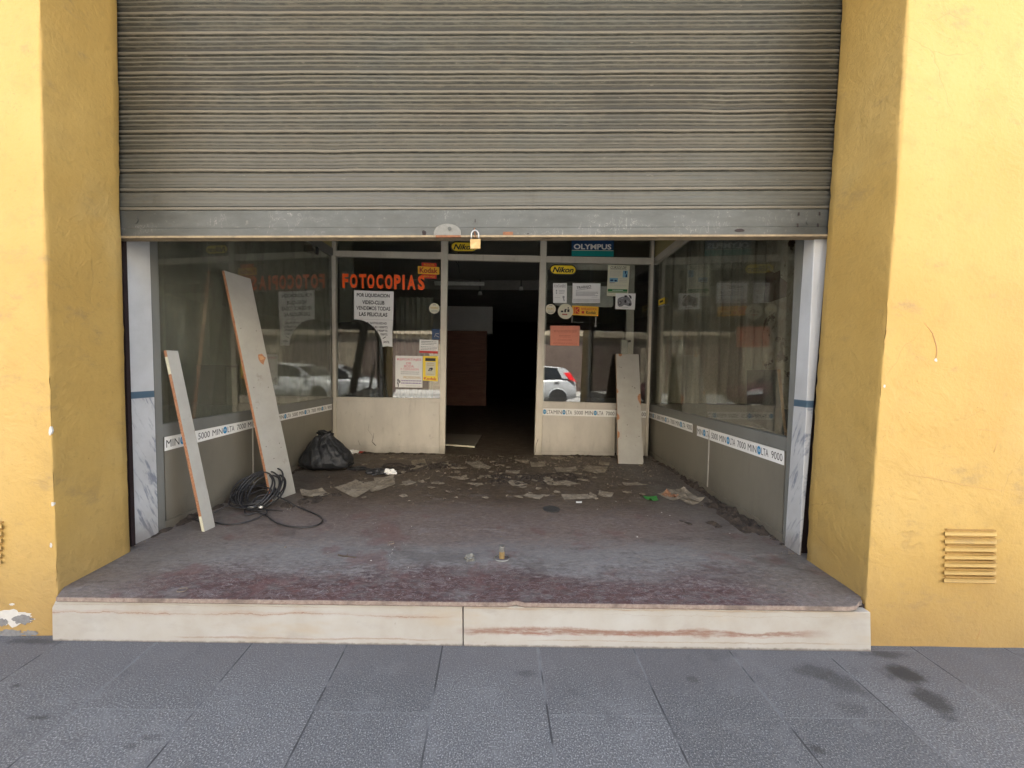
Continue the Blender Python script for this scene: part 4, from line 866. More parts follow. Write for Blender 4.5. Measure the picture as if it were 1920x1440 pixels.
# FOTOCOPIAS
t = empty('window_lettering', hit(718, 543, PB)); tag(t, 'large orange letters reading FOTOCOPIAS across the left window', 'lettering')
X = [(642, 653.3), (656, 670.5), (673.5, 687), (688.8, 702.2), (705.5, 718.6), (722, 736), (739, 751.5), (754.5, 759), (763.5, 779.5), (783.5, 796.5)]
halo = flat('orange_letter_edge', (.85, .28, .12), .5)
for ch, (xa, xb) in zip('FOTOCOPIAS', X):
    ya = 513+(xa-641)*.021; yb = 540+(xa-641)*.027
    S = Sheet([(xa, ya), (xb, ya+.2), (xb, yb+.2), (xa, yb)], PB, .001)
    bo = .045 if ch != 'I' else .0
    if ch == 'I':
        o = put('letter', lambda mb: S.rect(mb, 0, 0, 1, 1, .001), 'orange', t)
    else:
        put('letter', lambda mb: S.text(mb, ch, 0, 0, 1, 1, bo, h=.0012), 'orange', t)
# sale poster on the inside
PQ = [(663.8, 544), (738.3, 546.5), (736, 650.5), (663.8, 648)]
def pq(x, y): return ((x-663.8)/(74.5-2.3*(y-544)/104), (y-544-2.5*(x-663.8)/74)/104)
arch_ = [pq(*a) for a in [(717.2, 650), (716.2, 642), (714.5, 635), (711.5, 628), (707.5, 621), (702, 614.5), (696, 609), (690, 605), (683, 601.5), (675, 599.5), (667, 598.6), (663.8, 598.7)]]
S, t = sheet('sale_poster', PQ, PB, 'white', 'white poster reading POR LIQUIDACION VIDEO-CLUB VENDEMOS TODAS LAS PELICULAS in left window', 'poster', .0, poly=[(0, 0), (.5, .004), (1, 0), (1.0, .5), (.985, .75), (1, 1), (.86, .99)]+arch_)
def f(mb):
    S.text(mb, 'POR LIQUIDACION', .07, .050, .90, .125, .03); S.text(mb, 'VIDEO-CLUB', .21, .175, .77, .245, .03); S.text(mb, 'VENDEMOS TODAS', .06, .28, .92, .35, .018); S.text(mb, 'LAS PELICULAS', .13, .39, .85, .46, .03)
put('lettering', f, 'ink', t); put('paper_seam', lambda mb: S.rect(mb, 0.02, .515, 1, .518), 'softink', t)
def f(mb):
    S.text(mb, 'N ANTIGUEDAD', .34, .560, .84, .60, .015); S.text(mb, 'LAS 1000PTS', .50, .630, .86, .67, .015); S.text(mb, '1900PTS', .60, .695, .86, .735, .015); S.text(mb, '700PTS', .68, .76, .86, .80, .015); S.text(mb, 'ANTIL', .76, .895, .92, .935, .012)
    S.poly(mb, [(.74, .85), (.82, .815), (.825, .825), (.75, .86)])
put('small_print', f, 'ink', t)
# photo brand stickers, left pane
S, t = sheet('brand_sticker', [(790.6, 492.3), (818.5, 493.4), (818.5, 522.8), (790.6, 521.6)], PB, 'red', 'red and yellow Kodak sticker in the top right corner of the left window'.replace('Kodak ', ''), 'sticker', .0)
Y_ = Sheet([(783.6, 499), (823.6, 500.8), (823.6, 515), (783.6, 513.3)], PB, .003)
put('yellow_band', lambda mb: Y_.rect(mb, 0, 0, 1, 1, 0), 'amber', t); put('lettering', lambda mb: Y_.text(mb, 'Kodak', .08, .15, .93, .85, .03), 'rust_red', t)
put('small_print', lambda mb: (S.text(mb, 'PRODUCTOS', .15, .06, .85, .19, .01, h=.0012), S.text(mb, 'VENTA AQUI', .12, .82, .88, .95, .01, h=.0012)), 'amber', t)
def video(cx, cy, r, lab):
    S, t = sheet('round_sticker', [(cx-r, cy-r), (cx+r, cy-r), (cx+r, cy+r), (cx-r, cy+r)], PB, 'cream', lab, 'sticker', .0, 'round white video stickers', poly=[(.5+.5*math.cos(i*math.pi/18), .5+.5*math.sin(i*math.pi/18)) for i in range(36)])
    put('lettering', lambda mb: S.text(mb, 'VIDEO', .14, .36, .86, .56, .01), 'ochre', t); put('small_print', lambda mb: (S.rect(mb, .34, .13, .66, .2), S.lines(mb, .2, .62, .8, .9, 2, 3, .4)), 'greyink', t)
video(814.3, 578.2, 9.8, 'round white video sticker at the right edge of the left window'); video(1032.5, 579.6, 9.6, 'round white video sticker at the left edge of the right window')
S, t = sheet('blue_sticker', [(810, 616.5), (824.5, 617), (824.5, 636.8), (810, 636.5)], PB, 'navy', 'small dark blue sticker above the white notice in the left window', 'sticker')
put('emblem', lambda mb: (S.poly(mb, [(.3, .75), (.45, .45), (.6, .4), (.9, .42), (.9, .48), (.6, .47), (.5, .5), (.36, .78)]), S.poly(mb, [(.55, .6), (.9, .75), (.9, .8), (.5, .66)])), 'softink', t)
S, t = sheet('notice_card', [(786.7, 636.2), (821.8, 638), (821, 663), (786.3, 661.4)], PB, 'white', 'white notice card with red bottom stripe in the left window', 'notice')
put('printing', lambda mb: (S.lines(mb, .1, .08, .92, .42, 3, 5), S.lines(mb, .06, .48, .96, .80, 3, 6)), 'greyink', t); put('red_stripe', lambda mb: S.rect(mb, 0, .83, 1, 1), 'red', t)
S, t = sheet('wedding_poster', [(741.8, 666.8), (792.4, 667.6), (792, 727), (741.2, 726)], PB, 'white', 'pale poster with pink heading REPORTAJES DE BODA Y COMUNION low in left window', 'poster')
def f(mb):
    S.text(mb, 'REPORTAJES', .06, .08, .95, .17, .008); S.text(mb, 'DE', .40, .20, .58, .27, .008); S.text(mb, 'BODA', .32, .29, .68, .37, .008); S.text(mb, 'Y COMUNION', .18, .39, .85, .46, .0)
put('pink_heading', f, 'pinkink', t)
put('small_print', lambda mb: (S.lines(mb, .2, .48, .88, .60, 2, 8), S.lines(mb, .4, .93, .92, .97, 1, 9)), 'softink', t)
put('ochre_line', lambda mb: S.text(mb, 'PROFESIONAL', .30, .645, .95, .72, .0), 'ochre', t); put('violet_line', lambda mb: S.lines(mb, .22, .75, .97, .90, 2, 11, .5), 'violet', t)
put('bouquet_drawing', lambda mb: (S.disc(mb, .1, .78, .035, .05), S.disc(mb, .16, .82, .03, .05), S.disc(mb, .09, .87, .03, .04), S.poly(mb, [(.09, .86), (.13, .86), (.13, .99), (.09, .99)])), 'greyink', t)
S, t = sheet('yellow_poster', [(792.9, 667.5), (821.3, 668), (820.8, 715), (792.8, 713.5)], PB, 'yellow', 'yellow brand poster with red name along its foot in the left window', 'poster')
put('dark_header', lambda mb: S.rect(mb, .16, .08, .84, .20), 'ink', t); put('cream_field', lambda mb: S.rect(mb, .18, .23, .84, .79), 'cream', t)
put('small_print', lambda mb: (S.lines(mb, .28, .27, .74, .40, 2, 12, .3, .0012), S.lines(mb, .26, .70, .76, .76, 1, 13, .3, .0012)), 'ochre', t)
put('lamp_drawing', lambda mb: (S.disc(mb, .58, .51, .09, .05, .0012), S.poly(mb, [(.34, .60), (.46, .47), (.52, .48), (.42, .58), (.60, .57), (.60, .60)], .0012)), 'ink', t)
put('lettering', lambda mb: S.text(mb, 'Kodak', .07, .85, .93, .96, .025), 'red', t)
# yellow oval stickers
def oval(quad, lab):
    e = [(.5+.5*c*1., .5+.5*s_) for c, s_ in [((1-.35)+.35*math.cos(a), math.sin(a)) if math.cos(a) >= 0 else (-(1-.35)+.35*math.cos(a), math.sin(a)) for a in [i*math.pi/20-math.pi/2 for i in range(40)]]]
    e = []
    for i in range(21): a = -math.pi/2+math.pi*i/20; e.append((.8+.2*math.cos(a), .5+.5*math.sin(a)))
    for i in range(21): a = math.pi/2+math.pi*i/20; e.append((.2+.2*math.cos(a), .5+.5*math.sin(a)))
    S, t = sheet('oval_sticker', quad, PB, 'ink', lab, 'sticker', poly=e)
    put('yellow_field', lambda mb: S.poly(mb, [(.5+(u-.5)*.93, .5+(v-.5)*.80) for u, v in e]), 'yellow', t)
    put('lettering', lambda mb: S.text(mb, 'Nikon', .10, .24, .90, .78, .035, .32, .0012), 'ink', t)
oval([(845, 452.6), (895.6, 453.6), (895.6, 473), (845, 472)], 'yellow oval brand sticker with black rim in the pane over the doorway')
oval([(1030.6, 495.4), (1080.8, 496.3), (1080.8, 516), (1030.6, 514.8)], 'yellow oval brand sticker with black rim at the top left of the right window')
S, t = sheet('blue_brand_sign', [(1071.9, 440), (1151.3, 440.5), (1150.6, 481.2), (1071.6, 480.2)], PB, 'navy', 'dark blue and teal brand sign above the right window', 'sign')
put('teal_band', lambda mb: S.rect(mb, 0, .74, 1, 1), 'teal', t); put('thin_line', lambda mb: S.rect(mb, 0, .715, 1, .738), 'cream', t); put('lettering', lambda mb: S.text(mb, 'OLYMPUS', .05, .43, .94, .68, .03), 'white', t)
S, t = sheet('course_poster', [(1140.3, 496.9), (1181.3, 497.8), (1177.5, 556), (1137.5, 555)], PB, 'cream', 'tall cream poster headed CURSOS DE: with blue pictures and green band', 'poster')
put('heading', lambda mb: (S.text(mb, 'CURSOS DE:', .11, .035, .86, .12, .008, .3), S.rect(mb, .1, .135, .86, .142)), 'ink', t)
put('small_print', lambda mb: (S.lines(mb, .1, .17, .62, .37, 6, 15, .3), S.lines(mb, .55, .41, .9, .56, 3, 16, .25), S.lines(mb, .12, .62, .9, .68, 2, 17, .2)), 'softink', t)
put('blue_picture', lambda mb: (S.rect(mb, .69, .17, .92, .39), S.rect(mb, .1, .41, .48, .54)), 'blueink', t)
put('picture_detail', lambda mb: (S.poly(mb, [(.78, .18), (.85, .18), (.84, .27), (.79, .27)], .0009), S.poly(mb, [(.83, .28), (.89, .29), (.9, .38), (.82, .38)], .0009), S.disc(mb, .2, .49, .08, .03, .0009), S.disc(mb, .38, .5, .06, .03, .0009), S.lines(mb, .1, .55, .35, .59, 1, 3, .5)), 'navy', t)
put('green_band', lambda mb: (S.rect(mb, .04, .77, .95, .85), S.rect(mb, .05, .865, .95, .885)), 'green', t); put('band_text', lambda mb: S.lines(mb, .25, .785, .75, .83, 1, 18, .4, .0011), 'white', t)
S, t = sheet('camera_card', [(1154.4, 550), (1191.9, 550.3), (1190, 580.6), (1153.5, 579.4)], PB, 'white', 'white card printed with a grey camera picture overlapping the course poster', 'card', .0016)
put('camera_picture', lambda mb: (S.poly(mb, [(.11, .35), (.2, .27), (.3, .22), (.42, .2), (.46, .11), (.55, .11), (.62, .2), (.72, .3), (.8, .5), (.84, .66), (.8, .78), (.68, .8), (.58, .76), (.45, .72), (.34, .82), (.2, .85), (.12, .76), (.10, .55)])), 'greyink', t)
put('picture_detail', lambda mb: (S.disc(mb, .23, .6, .07, .12, .0009), S.disc(mb, .5, .5, .05, .1, .0009), S.poly(mb, [(.65, .12), (.72, .1), (.8, .2), (.8, .35), (.74, .3)], .0009), S.poly(mb, [(.45, .14), (.57, .14), (.55, .24), (.46, .24)], .0009), S.disc(mb, .74, .68, .05, .08, .0009), S.lines(mb, .34, .85, .66, .88, 1, 4, .6)), 'ink', t)
put('highlight', lambda mb: (S.disc(mb, .22, .6, .04, .08, .0011), S.poly(mb, [(.56, .4), (.68, .5), (.72, .6), (.62, .6)], .0011), S.poly(mb, [(.28, .3), (.4, .27), (.4, .33), (.3, .36)], .0011)), 'softink', t)
S, t = sheet('plumber_notice', [(1037, 531), (1063, 531), (1062.8, 568), (1037, 567.8)], PB, 'white', 'narrow white notice headed FONTANERO in the right window', 'notice')
put('heading', lambda mb: S.text(mb, 'FONTANERO', .09, .07, .93, .22, .0), 'greyink', t); put('small_print', lambda mb: (S.lines(mb, .42, .33, .85, .55, 3, 21, .35), S.lines(mb, .12, .70, .5, .75, 1, 22, .3), S.disc(mb, .25, .38, .05, .05), S.disc(mb, .25, .5, .05, .04), S.disc(mb, .76, .7, .08, .06), S.poly(mb, [(.72, .76), (.8, .76), (.84, .9), (.78, .93)])), 'softink', t)
S, t = sheet('job_notice', [(1073.8, 531), (1126, 531.3), (1125.3, 568), (1073, 567.8)], PB, 'white', 'wide white notice headed TRABAJO with tear-off strips in the right window', 'notice')
put('heading', lambda mb: (S.text(mb, 'TRABAJO', .14, .13, .66, .30, .012, 0., .0009, -.5), S.poly(mb, [(.12, .36), (.68, .24), (.68, .255), (.12, .375)])), 'ink', t)
put('small_print', lambda mb: (S.lines(mb, .12, .42, .92, .66, 4, 23, .4), S.lines(mb, .7, .69, .9, .73, 1, 24, .3)), 'greyink', t)
put('tear_off_strips', lambda mb: [S.rect(mb, .05+i*.041, .79, .063+i*.041, .98) for i in range(23)], 'greyink', t)
S, t = sheet('developing_sign', [(1072.5, 572.6), (1122.5, 575), (1121.6, 593), (1073, 590.6)], PB, 'amber', 'amber developing sign with red logo square below the job notice', 'sign')
put('logo', lambda mb: (S.rect(mb, .06, .16, .28, .84)), 'red', t); put('logo_mark', lambda mb: (S.rect(mb, .10, .16, .125, .84, .0009), S.poly(mb, [(.14, .5), (.26, .2), (.28, .24), (.17, .5), (.28, .76), (.26, .8)], .0009)), 'amber', t)
put('lettering', lambda mb: S.text(mb, 'REVELADO POR', .35, .18, .93, .42, .008), 'red', t); put('brand_name', lambda mb: S.text(mb, 'Kodak', .53, .5, .92, .82, .02), 'ink', t); put('small_logo', lambda mb: S.rect(mb, .36, .54, .46, .80), 'red', t)
S, t = sheet('round_sticker', [(1046, 569.5), (1074.6, 569.8), (1074.6, 598.2), (1046, 598)], PB, 'cream', 'larger round cream sticker with small dark pictograms beside the amber sign', 'sticker', .0016, poly=[(.5+.5*math.cos(i*math.pi/20), .5+.5*math.sin(i*math.pi/20)) for i in range(40)])
put('pictograms', lambda mb: (S.rect(mb, .2, .45, .36, .56), S.rect(mb, .42, .38, .54, .56), S.rect(mb, .46, .34, .58, .40), S.rect(mb, .62, .36, .76, .54), S.disc(mb, .68, .27, .045, .045)), 'ink', t); put('red_print', lambda mb: S.lines(mb, .28, .62, .62, .78, 1, 25, .6), 'rust_red', t)
S, t = sheet('pink_notice', [(1032, 610.3), (1087.2, 611), (1085.8, 648.6), (1031.8, 647.6)], PB, 'pink', 'faded pink handwritten notice low in the right window', 'notice')
put('printing', lambda mb: (S.lines(mb, .12, .22, .9, .34, 2, 26, .22), S.lines(mb, .3, .46, .7, .6, 2, 27, .22), S.lines(mb, .25, .66, .75, .76, 2, 28, .2), S.lines(mb, .1, .84, .92, .94, 2, 29, .2)), 'rust_red', t)
S, t = sheet('small_yellow_sticker', [(1234.7, 562.5), (1246.3, 557), (1246.3, 569), (1234.7, 573)], PR, 'yellow', 'tiny yellow sticker near the far edge of the right side glazing', 'sticker')
put('dark_mark', lambda mb: S.rect(mb, .2, .3, .75, .65), 'ink', t); put('white_line', lambda mb: S.rect(mb, 0, 1.12, 1, 1.2), 'white', t)
for x, y0, y1, lab in ((1072.8, 593, 605, 'short white strip hanging at the left end of the amber sign'), (1117.4, 594, 611, 'white strip with knob hanging at the right end of the amber sign')):
    mb = MB().tube([hit(x, y0, PB, .006), hit(x-.6, y1, PB, .006)], .004, 8)
    if y1 > 606: mb.cyl(hit(x-.6, y1, PB, .003), (0, -1, 0), .011, .006)
    tag(obj('hanging_strip', mb, M['paled']), lab, 'strip')

# camera-name strips on the kick panels
def strip(quad, pl, lab, d, start=0, seg=3, tail=0):
    S, t = sheet('sticker_strip', quad, pl, 'white', lab, 'sticker', d)
    U = [('MIN', 16), ('o', 7), ('LTA', 12), (' ', 3.2), ('####', 17), (' ', 2.6)]
    seq = []
    if start: seq += [('o', 7), ('LTA', 12.5)]
    for n_ in ('5000', '7000', '9000')[:seg]:
        seq += [('MIN', 16), ('o', 7), ('LTA', 12), (' ', 3.2), (n_, 17), (' ', 2.6)]
    seq = seq[:-1]; W = sum(w_ for _, w_ in seq)+2.4; x = 1.2
    inks = []; dots = []
    for s_, w_ in seq:
        if s_ == 'o':
            dot = MB(); wl = MB(); S.disc(dot, (x+w_/2)/W, .5, .44*w_/W, .33); dots.append((dot, wl))
            for k_ in range(3): S.rect(wl, (x+w_*.2)/W, .40+k_*.08, (x+w_*.8)/W, .425+k_*.08, .0009)
        elif s_ != ' ': ink = MB(); inks.append(ink); S.text(ink, s_, (x+.5)/W, .24, (x+w_-.7)/W, .78, .0, 0., .0008)
        x += w_
    for q_ in inks: obj('lettering', q_, M['ink'], t)
    for q_, w2 in dots: o_ = obj('blue_dot', q_, M['cyan'], t); obj('dot_lines', w2, M['white'], o_)
g_ = 'white camera name strips on the kick panels'
strip([(308.6, 819.7), (516, 777.6), (516, 791.5), (308.6, 846)], PL, 'white lettered strip on the left side panel nearest the street', -.0035)
strip([(519.5, 777), (622.3, 757), (622.3, 767.8), (519.5, 790.6)], PL, 'white lettered strip on the left side panel next to the corner', -.0035)
strip([(1306.7, 798), (1470, 845.5), (1470, 872.6), (1306.7, 816.8)][:], PR, 'white lettered strip on the right side panel nearest the street', -.0035)
strip([(1217.2, 771.4), (1298.4, 793.5), (1298.4, 811.2), (1217.2, 783.2)], PR, 'white lettered strip on the right side panel next to the corner', -.0035)
strip([(1016.5, 765.3), (1213, 770.3), (1212.5, 783.5), (1016.3, 778.5)], PB, 'white lettered strip across the panel under the right window', .0065, 1)

# ------------------------------------------------------------------ leaning boards
def board(label, face, thick, mats=('board', 'chip')):
    """face = BL, BR, TR, TL world points of the visible face; thick = vector towards the back"""
    c = (face[0]+face[1])/2; t = empty('board', (c.x, c.y, 0)); tag(t, label, 'board', 'loose shelf boards leaning in the entrance')
    obj('board_panel', MB().hexa(face, [p+thick for p in face]), M[mats[0]], t, bevel=.0012); return t
def edge_strip(t, a, b, thick, out, mt='chip', name='board_edge'):
    obj(name, MB().hexa([a+out*.0012, a+thick+out*.0012, b+thick+out*.0012, b+out*.0012], [a+out*.0002, a+thick+out*.0002, b+thick+out*.0002, b+out*.0002]), M[mt], t)
def lean(pts_floor, pts_top, pl, off):
    BL, BR = [fl(*p) for p in pts_floor]; TL = hit(*pts_top[0], pl, off); TR = hit(*pts_top[1], (BL, (BR-BL).cross(TL-BL).normalized()))
    return BL, BR, TR, TL
# narrow board
BL, BR, TR, TL = lean([(384, 996.6), (403.8, 987.5)], [(311.9, 656.6), (333.8, 657.8)], PL, .035)
nf = (BR-BL).cross(TL-BL).normalized(); 
if nf.x < 0: nf = -nf
t1 = board('narrow white board with orange chipboard edge leaning on the left glass nearest the street', [BL, BR, TR, TL], -nf*.018); out = (BL-BR).normalized()
edge_strip(t1, BL, TL, -nf*.018, out); 
for f0, f1 in ((.0, .085), (.87, .965)):
    a = BL.lerp(TL, f0); b = BL.lerp(TL, f1); obj('white_edging', MB().hexa([a+out*.0022, a-nf*.017+out*.0022, b-nf*.017+out*.0022, b+out*.0022], [a, a-nf*.017, b-nf*.017, b]), M['cream'], t1)
# wide board
BL, BR, TR, TL = lean([(511, 941), (554.7, 924.5)], [(420.5, 507.2), (470, 522.7)], PL, .045)
nf = (BR-BL).cross(TL-BL).normalized()
if nf.x < 0: nf = -nf
t2 = board('tall wide white board with a broken orange knot leaning on the left glass', [BL, BR, TR, TL], -nf*.020); out = (BL-BR).normalized()
edge_strip(t2, BL, TL, -nf*.020, out)
PWB = (BL.copy(), nf)
obj('broken_patch', MB().slab([(484, 665), (491, 663), (495, 668), (499, 671), (496, 676), (494, 684), (489, 680), (485, 674)], PWB, .0012, -.001), M['chip'], t2)
obj('broken_chip', MB().slab([(486, 668), (492, 668), (496, 672), (490, 675)], PWB, .006, .001), M['rawwood'], t2)
mbh = MB()
for x, y in [(451.5, 615.7), (480.5, 620.3), (476, 726.5), (503, 726), (499, 837.5), (524, 831), (527, 839)]: mbh.cyl(hit(x, y, PWB, .0003), nf, .0028, .0006, 10)
obj('screw_hole', mbh, M['dark'], t2)
# right board
BLr, BRr = fl(1159.4, 869.3), fl(1206.4, 870.6); TLr, TRr = hit(1155.2, 663.4, PB, .06), hit(1197.7, 664.4, PB, .06)
nf = (BRr-BLr).cross(TLr-BLr).normalized()
if nf.y > 0: nf = -nf
def lp_(u, v): return BLr.lerp(BRr, u).lerp(TLr.lerp(TRr, u), v)
out_pts = [(0, 0), (.97, 0), (1, .02), (1, .22), (.97, .26), (1, .30), (1, .52), (.985, .545), (.93, .56), (.90, .59), (.93, .62), (1, .60), (1, 1), (0, 1), (0, .66), (.03, .645), (0, .63), (0, .43), (.05, .415), (.04, .395), (0, .39), (0, .28), (.05, .27), (.04, .23), (0, .225)]
F_ = [lp_(u, v) for u, v in out_pts]
t3 = empty('board', ((BLr+BRr)/2).xy.to_3d()); tag(t3, 'chipped white board standing upright against the right window panel', 'board', 'loose shelf boards leaning in the entrance')
obj('board_panel', MB().prism(F_, [p-nf*.018 for p in F_]), M['board'], t3)
mbx = MB()
def chipat(pts):
    a = [lp_(u, v)+nf*.0010 for u, v in pts]; mbx.prism(a, [p-nf*.0015 for p in a])
chipat([(.10, 1.0), (.26, 1.0), (.25, .982), (.18, .974), (.12, .982)]); chipat([(0, .67), (.03, .66), (.07, .645), (.05, .63), (0, .625)]); chipat([(0, .44), (.07, .425), (.09, .40), (.05, .385), (0, .385)]); chipat([(0, .285), (.08, .27), (.07, .235), (0, .215)]); chipat([(1, .625), (.94, .625), (.87, .60), (.88, .57), (.97, .53), (1, .52)])
obj('chipped_edge', mbx, M['chip'], t3)
mbx = MB()
for u, v in [(.13, .875), (.2, .87), (.33, .77), (.67, .69), (.76, .68), (.78, .675), (.32, .51), (.86, .505), (.35, .24), (.87, .24), (.4, .34)]:
    c = lp_(u, v); ux = (BRr-BLr).normalized(); vz = (TLr-BLr).normalized(); a = [c+ux*.006*math.cos(k*.9+u)*random.uniform(.4, 1.2)+vz*.003*math.sin(k*.9+u)+nf*.0008 for k in range(7)]; mbx.prism(a, [p-nf*.001 for p in a])
obj('scuff_mark', mbx, M['dark'], t3)
edge_strip(t3, BLr, TLr, -nf*.018, (BLr-BRr).normalized(), 'rawwood')
# board lying flat inside the doorway
q = [fl(x, y, .03) for x, y in [(835, 832.5), (890, 836.3), (903, 815.5), (835, 812.5)]]
q[0] = q[0]+(q[0]-q[1])*.12; q[3] = q[3]+(q[3]-q[2])*.12
tf = empty('board', (q[1].x-.15, q[1].y, 0)); tag(tf, 'grey board lying flat on the floor just inside the doorway', 'board')
obj('board_panel', MB().hexa([q[0], q[1], q[2], q[3]], [p-Vector((0, 0, .018)) for p in q]), flat('dusty_grey_board', (.20, .175, .14), .7), tf, bevel=.001)
obj('board_edge', MB().hexa([q[0]+Vector((0, -.002, 0)), q[1]+Vector((0, -.002, 0)), q[1]+Vector((0, -.002, -.018)), q[0]+Vector((0, -.002, -.018))], [q[0], q[1], q[1]+Vector((0, 0, -.018)), q[0]+Vector((0, 0, -.018))]), M['cream'], tf)

# ------------------------------------------------------------------ bin bag
bc = fl(603, 886); bc.y += .10
def bag():
    bm = bmesh.new(); bmesh.ops.create_icosphere(bm, subdivisions=6, radius=1)
    Hh = .325
    for v in bm.verts:
        d = v.co.copy(); th_ = math.atan2(d.y, d.x); z = d.z
        t = (z+1)/2
        # squat sack: wide foot, shoulders falling to a gathered, slumped peak on the left of centre
        r = (.245 if t < .25 else .245-.19*((t-.25)/.75)**1.25)*min(1, (max(0, 1-abs(min(0, z+.55))**1.7*2.2))**.5+.0)
        if t < .22: r = .245*math.sqrt(max(0, 1-((.22-t)/.22)**2.6))
        fold = .035*abs(math.sin(th_*4.5+1.2*math.sin(z*2.5)))+.02*math.sin(th_*11+z*4)+.012*math.sin(th_*23+z*7)
        r *= 1-fold*(.35+1.3*t)
        r *= .93; x = r*math.cos(th_)*1.0; y = r*math.sin(th_)*.78
        h = Hh*(t**.9)
        x += .02*t-.05*t*t+(.05 if t > .9 else 0)*(t-.9)*10
        p = Vector((x, y, h)); n_ = mnoise.turbulence_vector(p*9, 3, False)*.012+mnoise.noise_vector(p*20)*.006
        p += n_; p.z = max(p.z, .002)
        if p.z < .05: p.x += .03*(x/.25); p.y += .01
        v.co = p+Vector((bc.x, bc.y, 0))
    mb = MB(); mb.add([v.co.copy() for v in bm.verts], [tuple(v.index for v in f.verts) for f in bm.faces], True); bm.free(); return mb
tg = empty('bin_bag', (bc.x, bc.y, 0)); tag(tg, 'black crumpled bin bag slumped in the left corner of the entrance', 'bin bag')
obj('bag_sack', bag(), M['bag'], tg)
mb = MB()
for k_ in range(2):
    def TP(i, j, k_=k_):
        a = i/10*math.pi*1.6+k_*2.4; r = .012+.045*j/6*(1+.3*math.sin(i*2.1)); return Vector((bc.x-.02+r*math.cos(a), bc.y+r*math.sin(a), .29+.05*j/6+.012*math.sin(i*1.7+k_)))
    n0 = len(mb.v); mb.grid(TP, 10, 6)
obj('gathered_neck', mb, M['bag'], tg, recalc=False)

# ------------------------------------------------------------------ cables
def smooth(pts, n=8):
    P = [Vector(p) for p in pts]; o = []
    for i in range(len(P)-1):
        a, b, c, d = P[max(i-1, 0)], P[i], P[i+1], P[min(i+2, len(P)-1)]
        for k_ in range(n):
            t = k_/n; o.append(.5*((2*b)+(c-a)*t+(2*a-5*b+4*c-d)*t*t+(3*b-a-3*c+d)*t**3))
    o.append(P[-1]); return o
tc_ = empty('cable_coil', fl(465, 950)); tag(tc_, 'tangled black cable coil with loose loops on the floor between the boards', 'cable')
mb = MB(); R = random.Random(5); c0 = fl(462, 958)
for k_ in range(13):
    rx = R.uniform(.105, .15); ry = R.uniform(.10, .14); cx = c0.x+R.uniform(-.03, .05); cyy = c0.y+.10+R.uniform(-.03, .05); tl = math.radians(R.uniform(12, 48)); ph = R.uniform(-.35, .35); pts = []
    for i in range(40):
        a = 2*math.pi*i/40; u = rx*math.cos(a); v = ry*math.sin(a)+ry
        x = cx+u*math.cos(ph)-.2*v*math.sin(ph); pts.append(Vector((x-.02*v, cyy-.10+v*math.cos(tl)+u*math.sin(ph)*.4, .007+.006*k_*.4+v*math.sin(tl)+.006*math.sin(3*a+k_))))
    mb.tube(pts, .0052, 8, True)
obj('cable_loops', mb, M['cable'], tc_)
def fpath(pp): return smooth([fl(x, y, z) for x, y, z in pp], 7)
mb = MB()
mb.tube(fpath([(470, 956, .02), (474, 944, .04), (479, 934, .06), (488, 929, .07), (504, 927, .07), (522, 932, .06), (540, 940, .045), (560, 951, .02), (580, 959, .007), (596, 966, .007), (604, 974, .007), (601, 981, .007), (588, 986.5, .007), (568, 989, .007), (538, 986, .007), (514, 978, .007), (499, 967, .01), (483, 961, .012), (467, 965, .012), (459, 962, .02), (461, 953, .03), (475, 947, .03), (487, 950, .02)]), .0045, 8)
mb.tube(fpath([(357, 960, .01), (361, 971, .007), (376, 978, .007), (400, 979, .007), (421, 983, .007), (443, 982.5, .007), (467, 977, .007), (488, 969, .012), (500, 962, .015), (497, 955, .02), (482, 952, .02)]), .0042, 8)
mb.tube(fpath([(402, 962, .006), (412, 955, .02), (430, 948, .03), (455, 950, .02), (480, 957, .01), (505, 956, .006), (530, 958, .006)]), .003, 6)
obj('loose_cable', mb, M['cable'], tc_)
mb = MB().tube(fpath([(464, 951.5, .03), (470, 950.5, .035), (480, 951, .03), (487, 949, .03)]), .004, 8); obj('silver_lead', mb, M['steel'], tc_)
obj('plug', MB().cyl(fl(486, 950, .03), (1, -.2, -.1), .008, .02, 10), M['white'], tc_)

# ------------------------------------------------------------------ papers and litter
def paper(q, label, name='paper_sheet', mt='paper', curl=.012, seed=0, group='dirty papers strewn over the entrance floor', cat='paper', th=.0008):
    W = [fl(x, y, .003) for x, y in q]; nx, ny = 14, 8; R = random.Random(seed*13+5)
    curl *= .6; ca = [R.random()*curl*1.6 for _ in range(4)]; so_ = R.random()*50
    mb = MB()
    def P(i, j):
        u, v = i/nx, j/ny; eu = .02*mnoise.noise(Vector((v*6, so_, 0)))*(1 if i in (0, nx) else 0); ev = .03*mnoise.noise(Vector((u*6, so_, 3)))*(1 if j in (0, ny) else 0)
        p = W[0].lerp(W[1], min(1, max(0, u+eu))).lerp(W[3].lerp(W[2], min(1, max(0, u+eu))), min(1, max(0, v+ev)))
        h = sum(c*max(0, 1-2.2*math.hypot(u-a, v-b))**1.6 for c, (a, b) in zip(ca, ((0, 0), (1, 0), (1, 1), (0, 1))))
        p = p.copy(); p.z = .0025+h+curl*.45*max(0, mnoise.noise(Vector((u*2.5, v*2.5, so_))))+.0015*abs(mnoise.noise(Vector((u*9, v*9, so_))))
        return p
    mb.grid(P, nx, ny, False); n0 = len(mb.v); f0 = list(mb.f); mb.add([v-Vector((0, 0, th)) for v in mb.v[:n0]], [f[::-1] for f in f0])
    return tag(obj(name, mb, M[mt], recalc=False), label, cat, group)
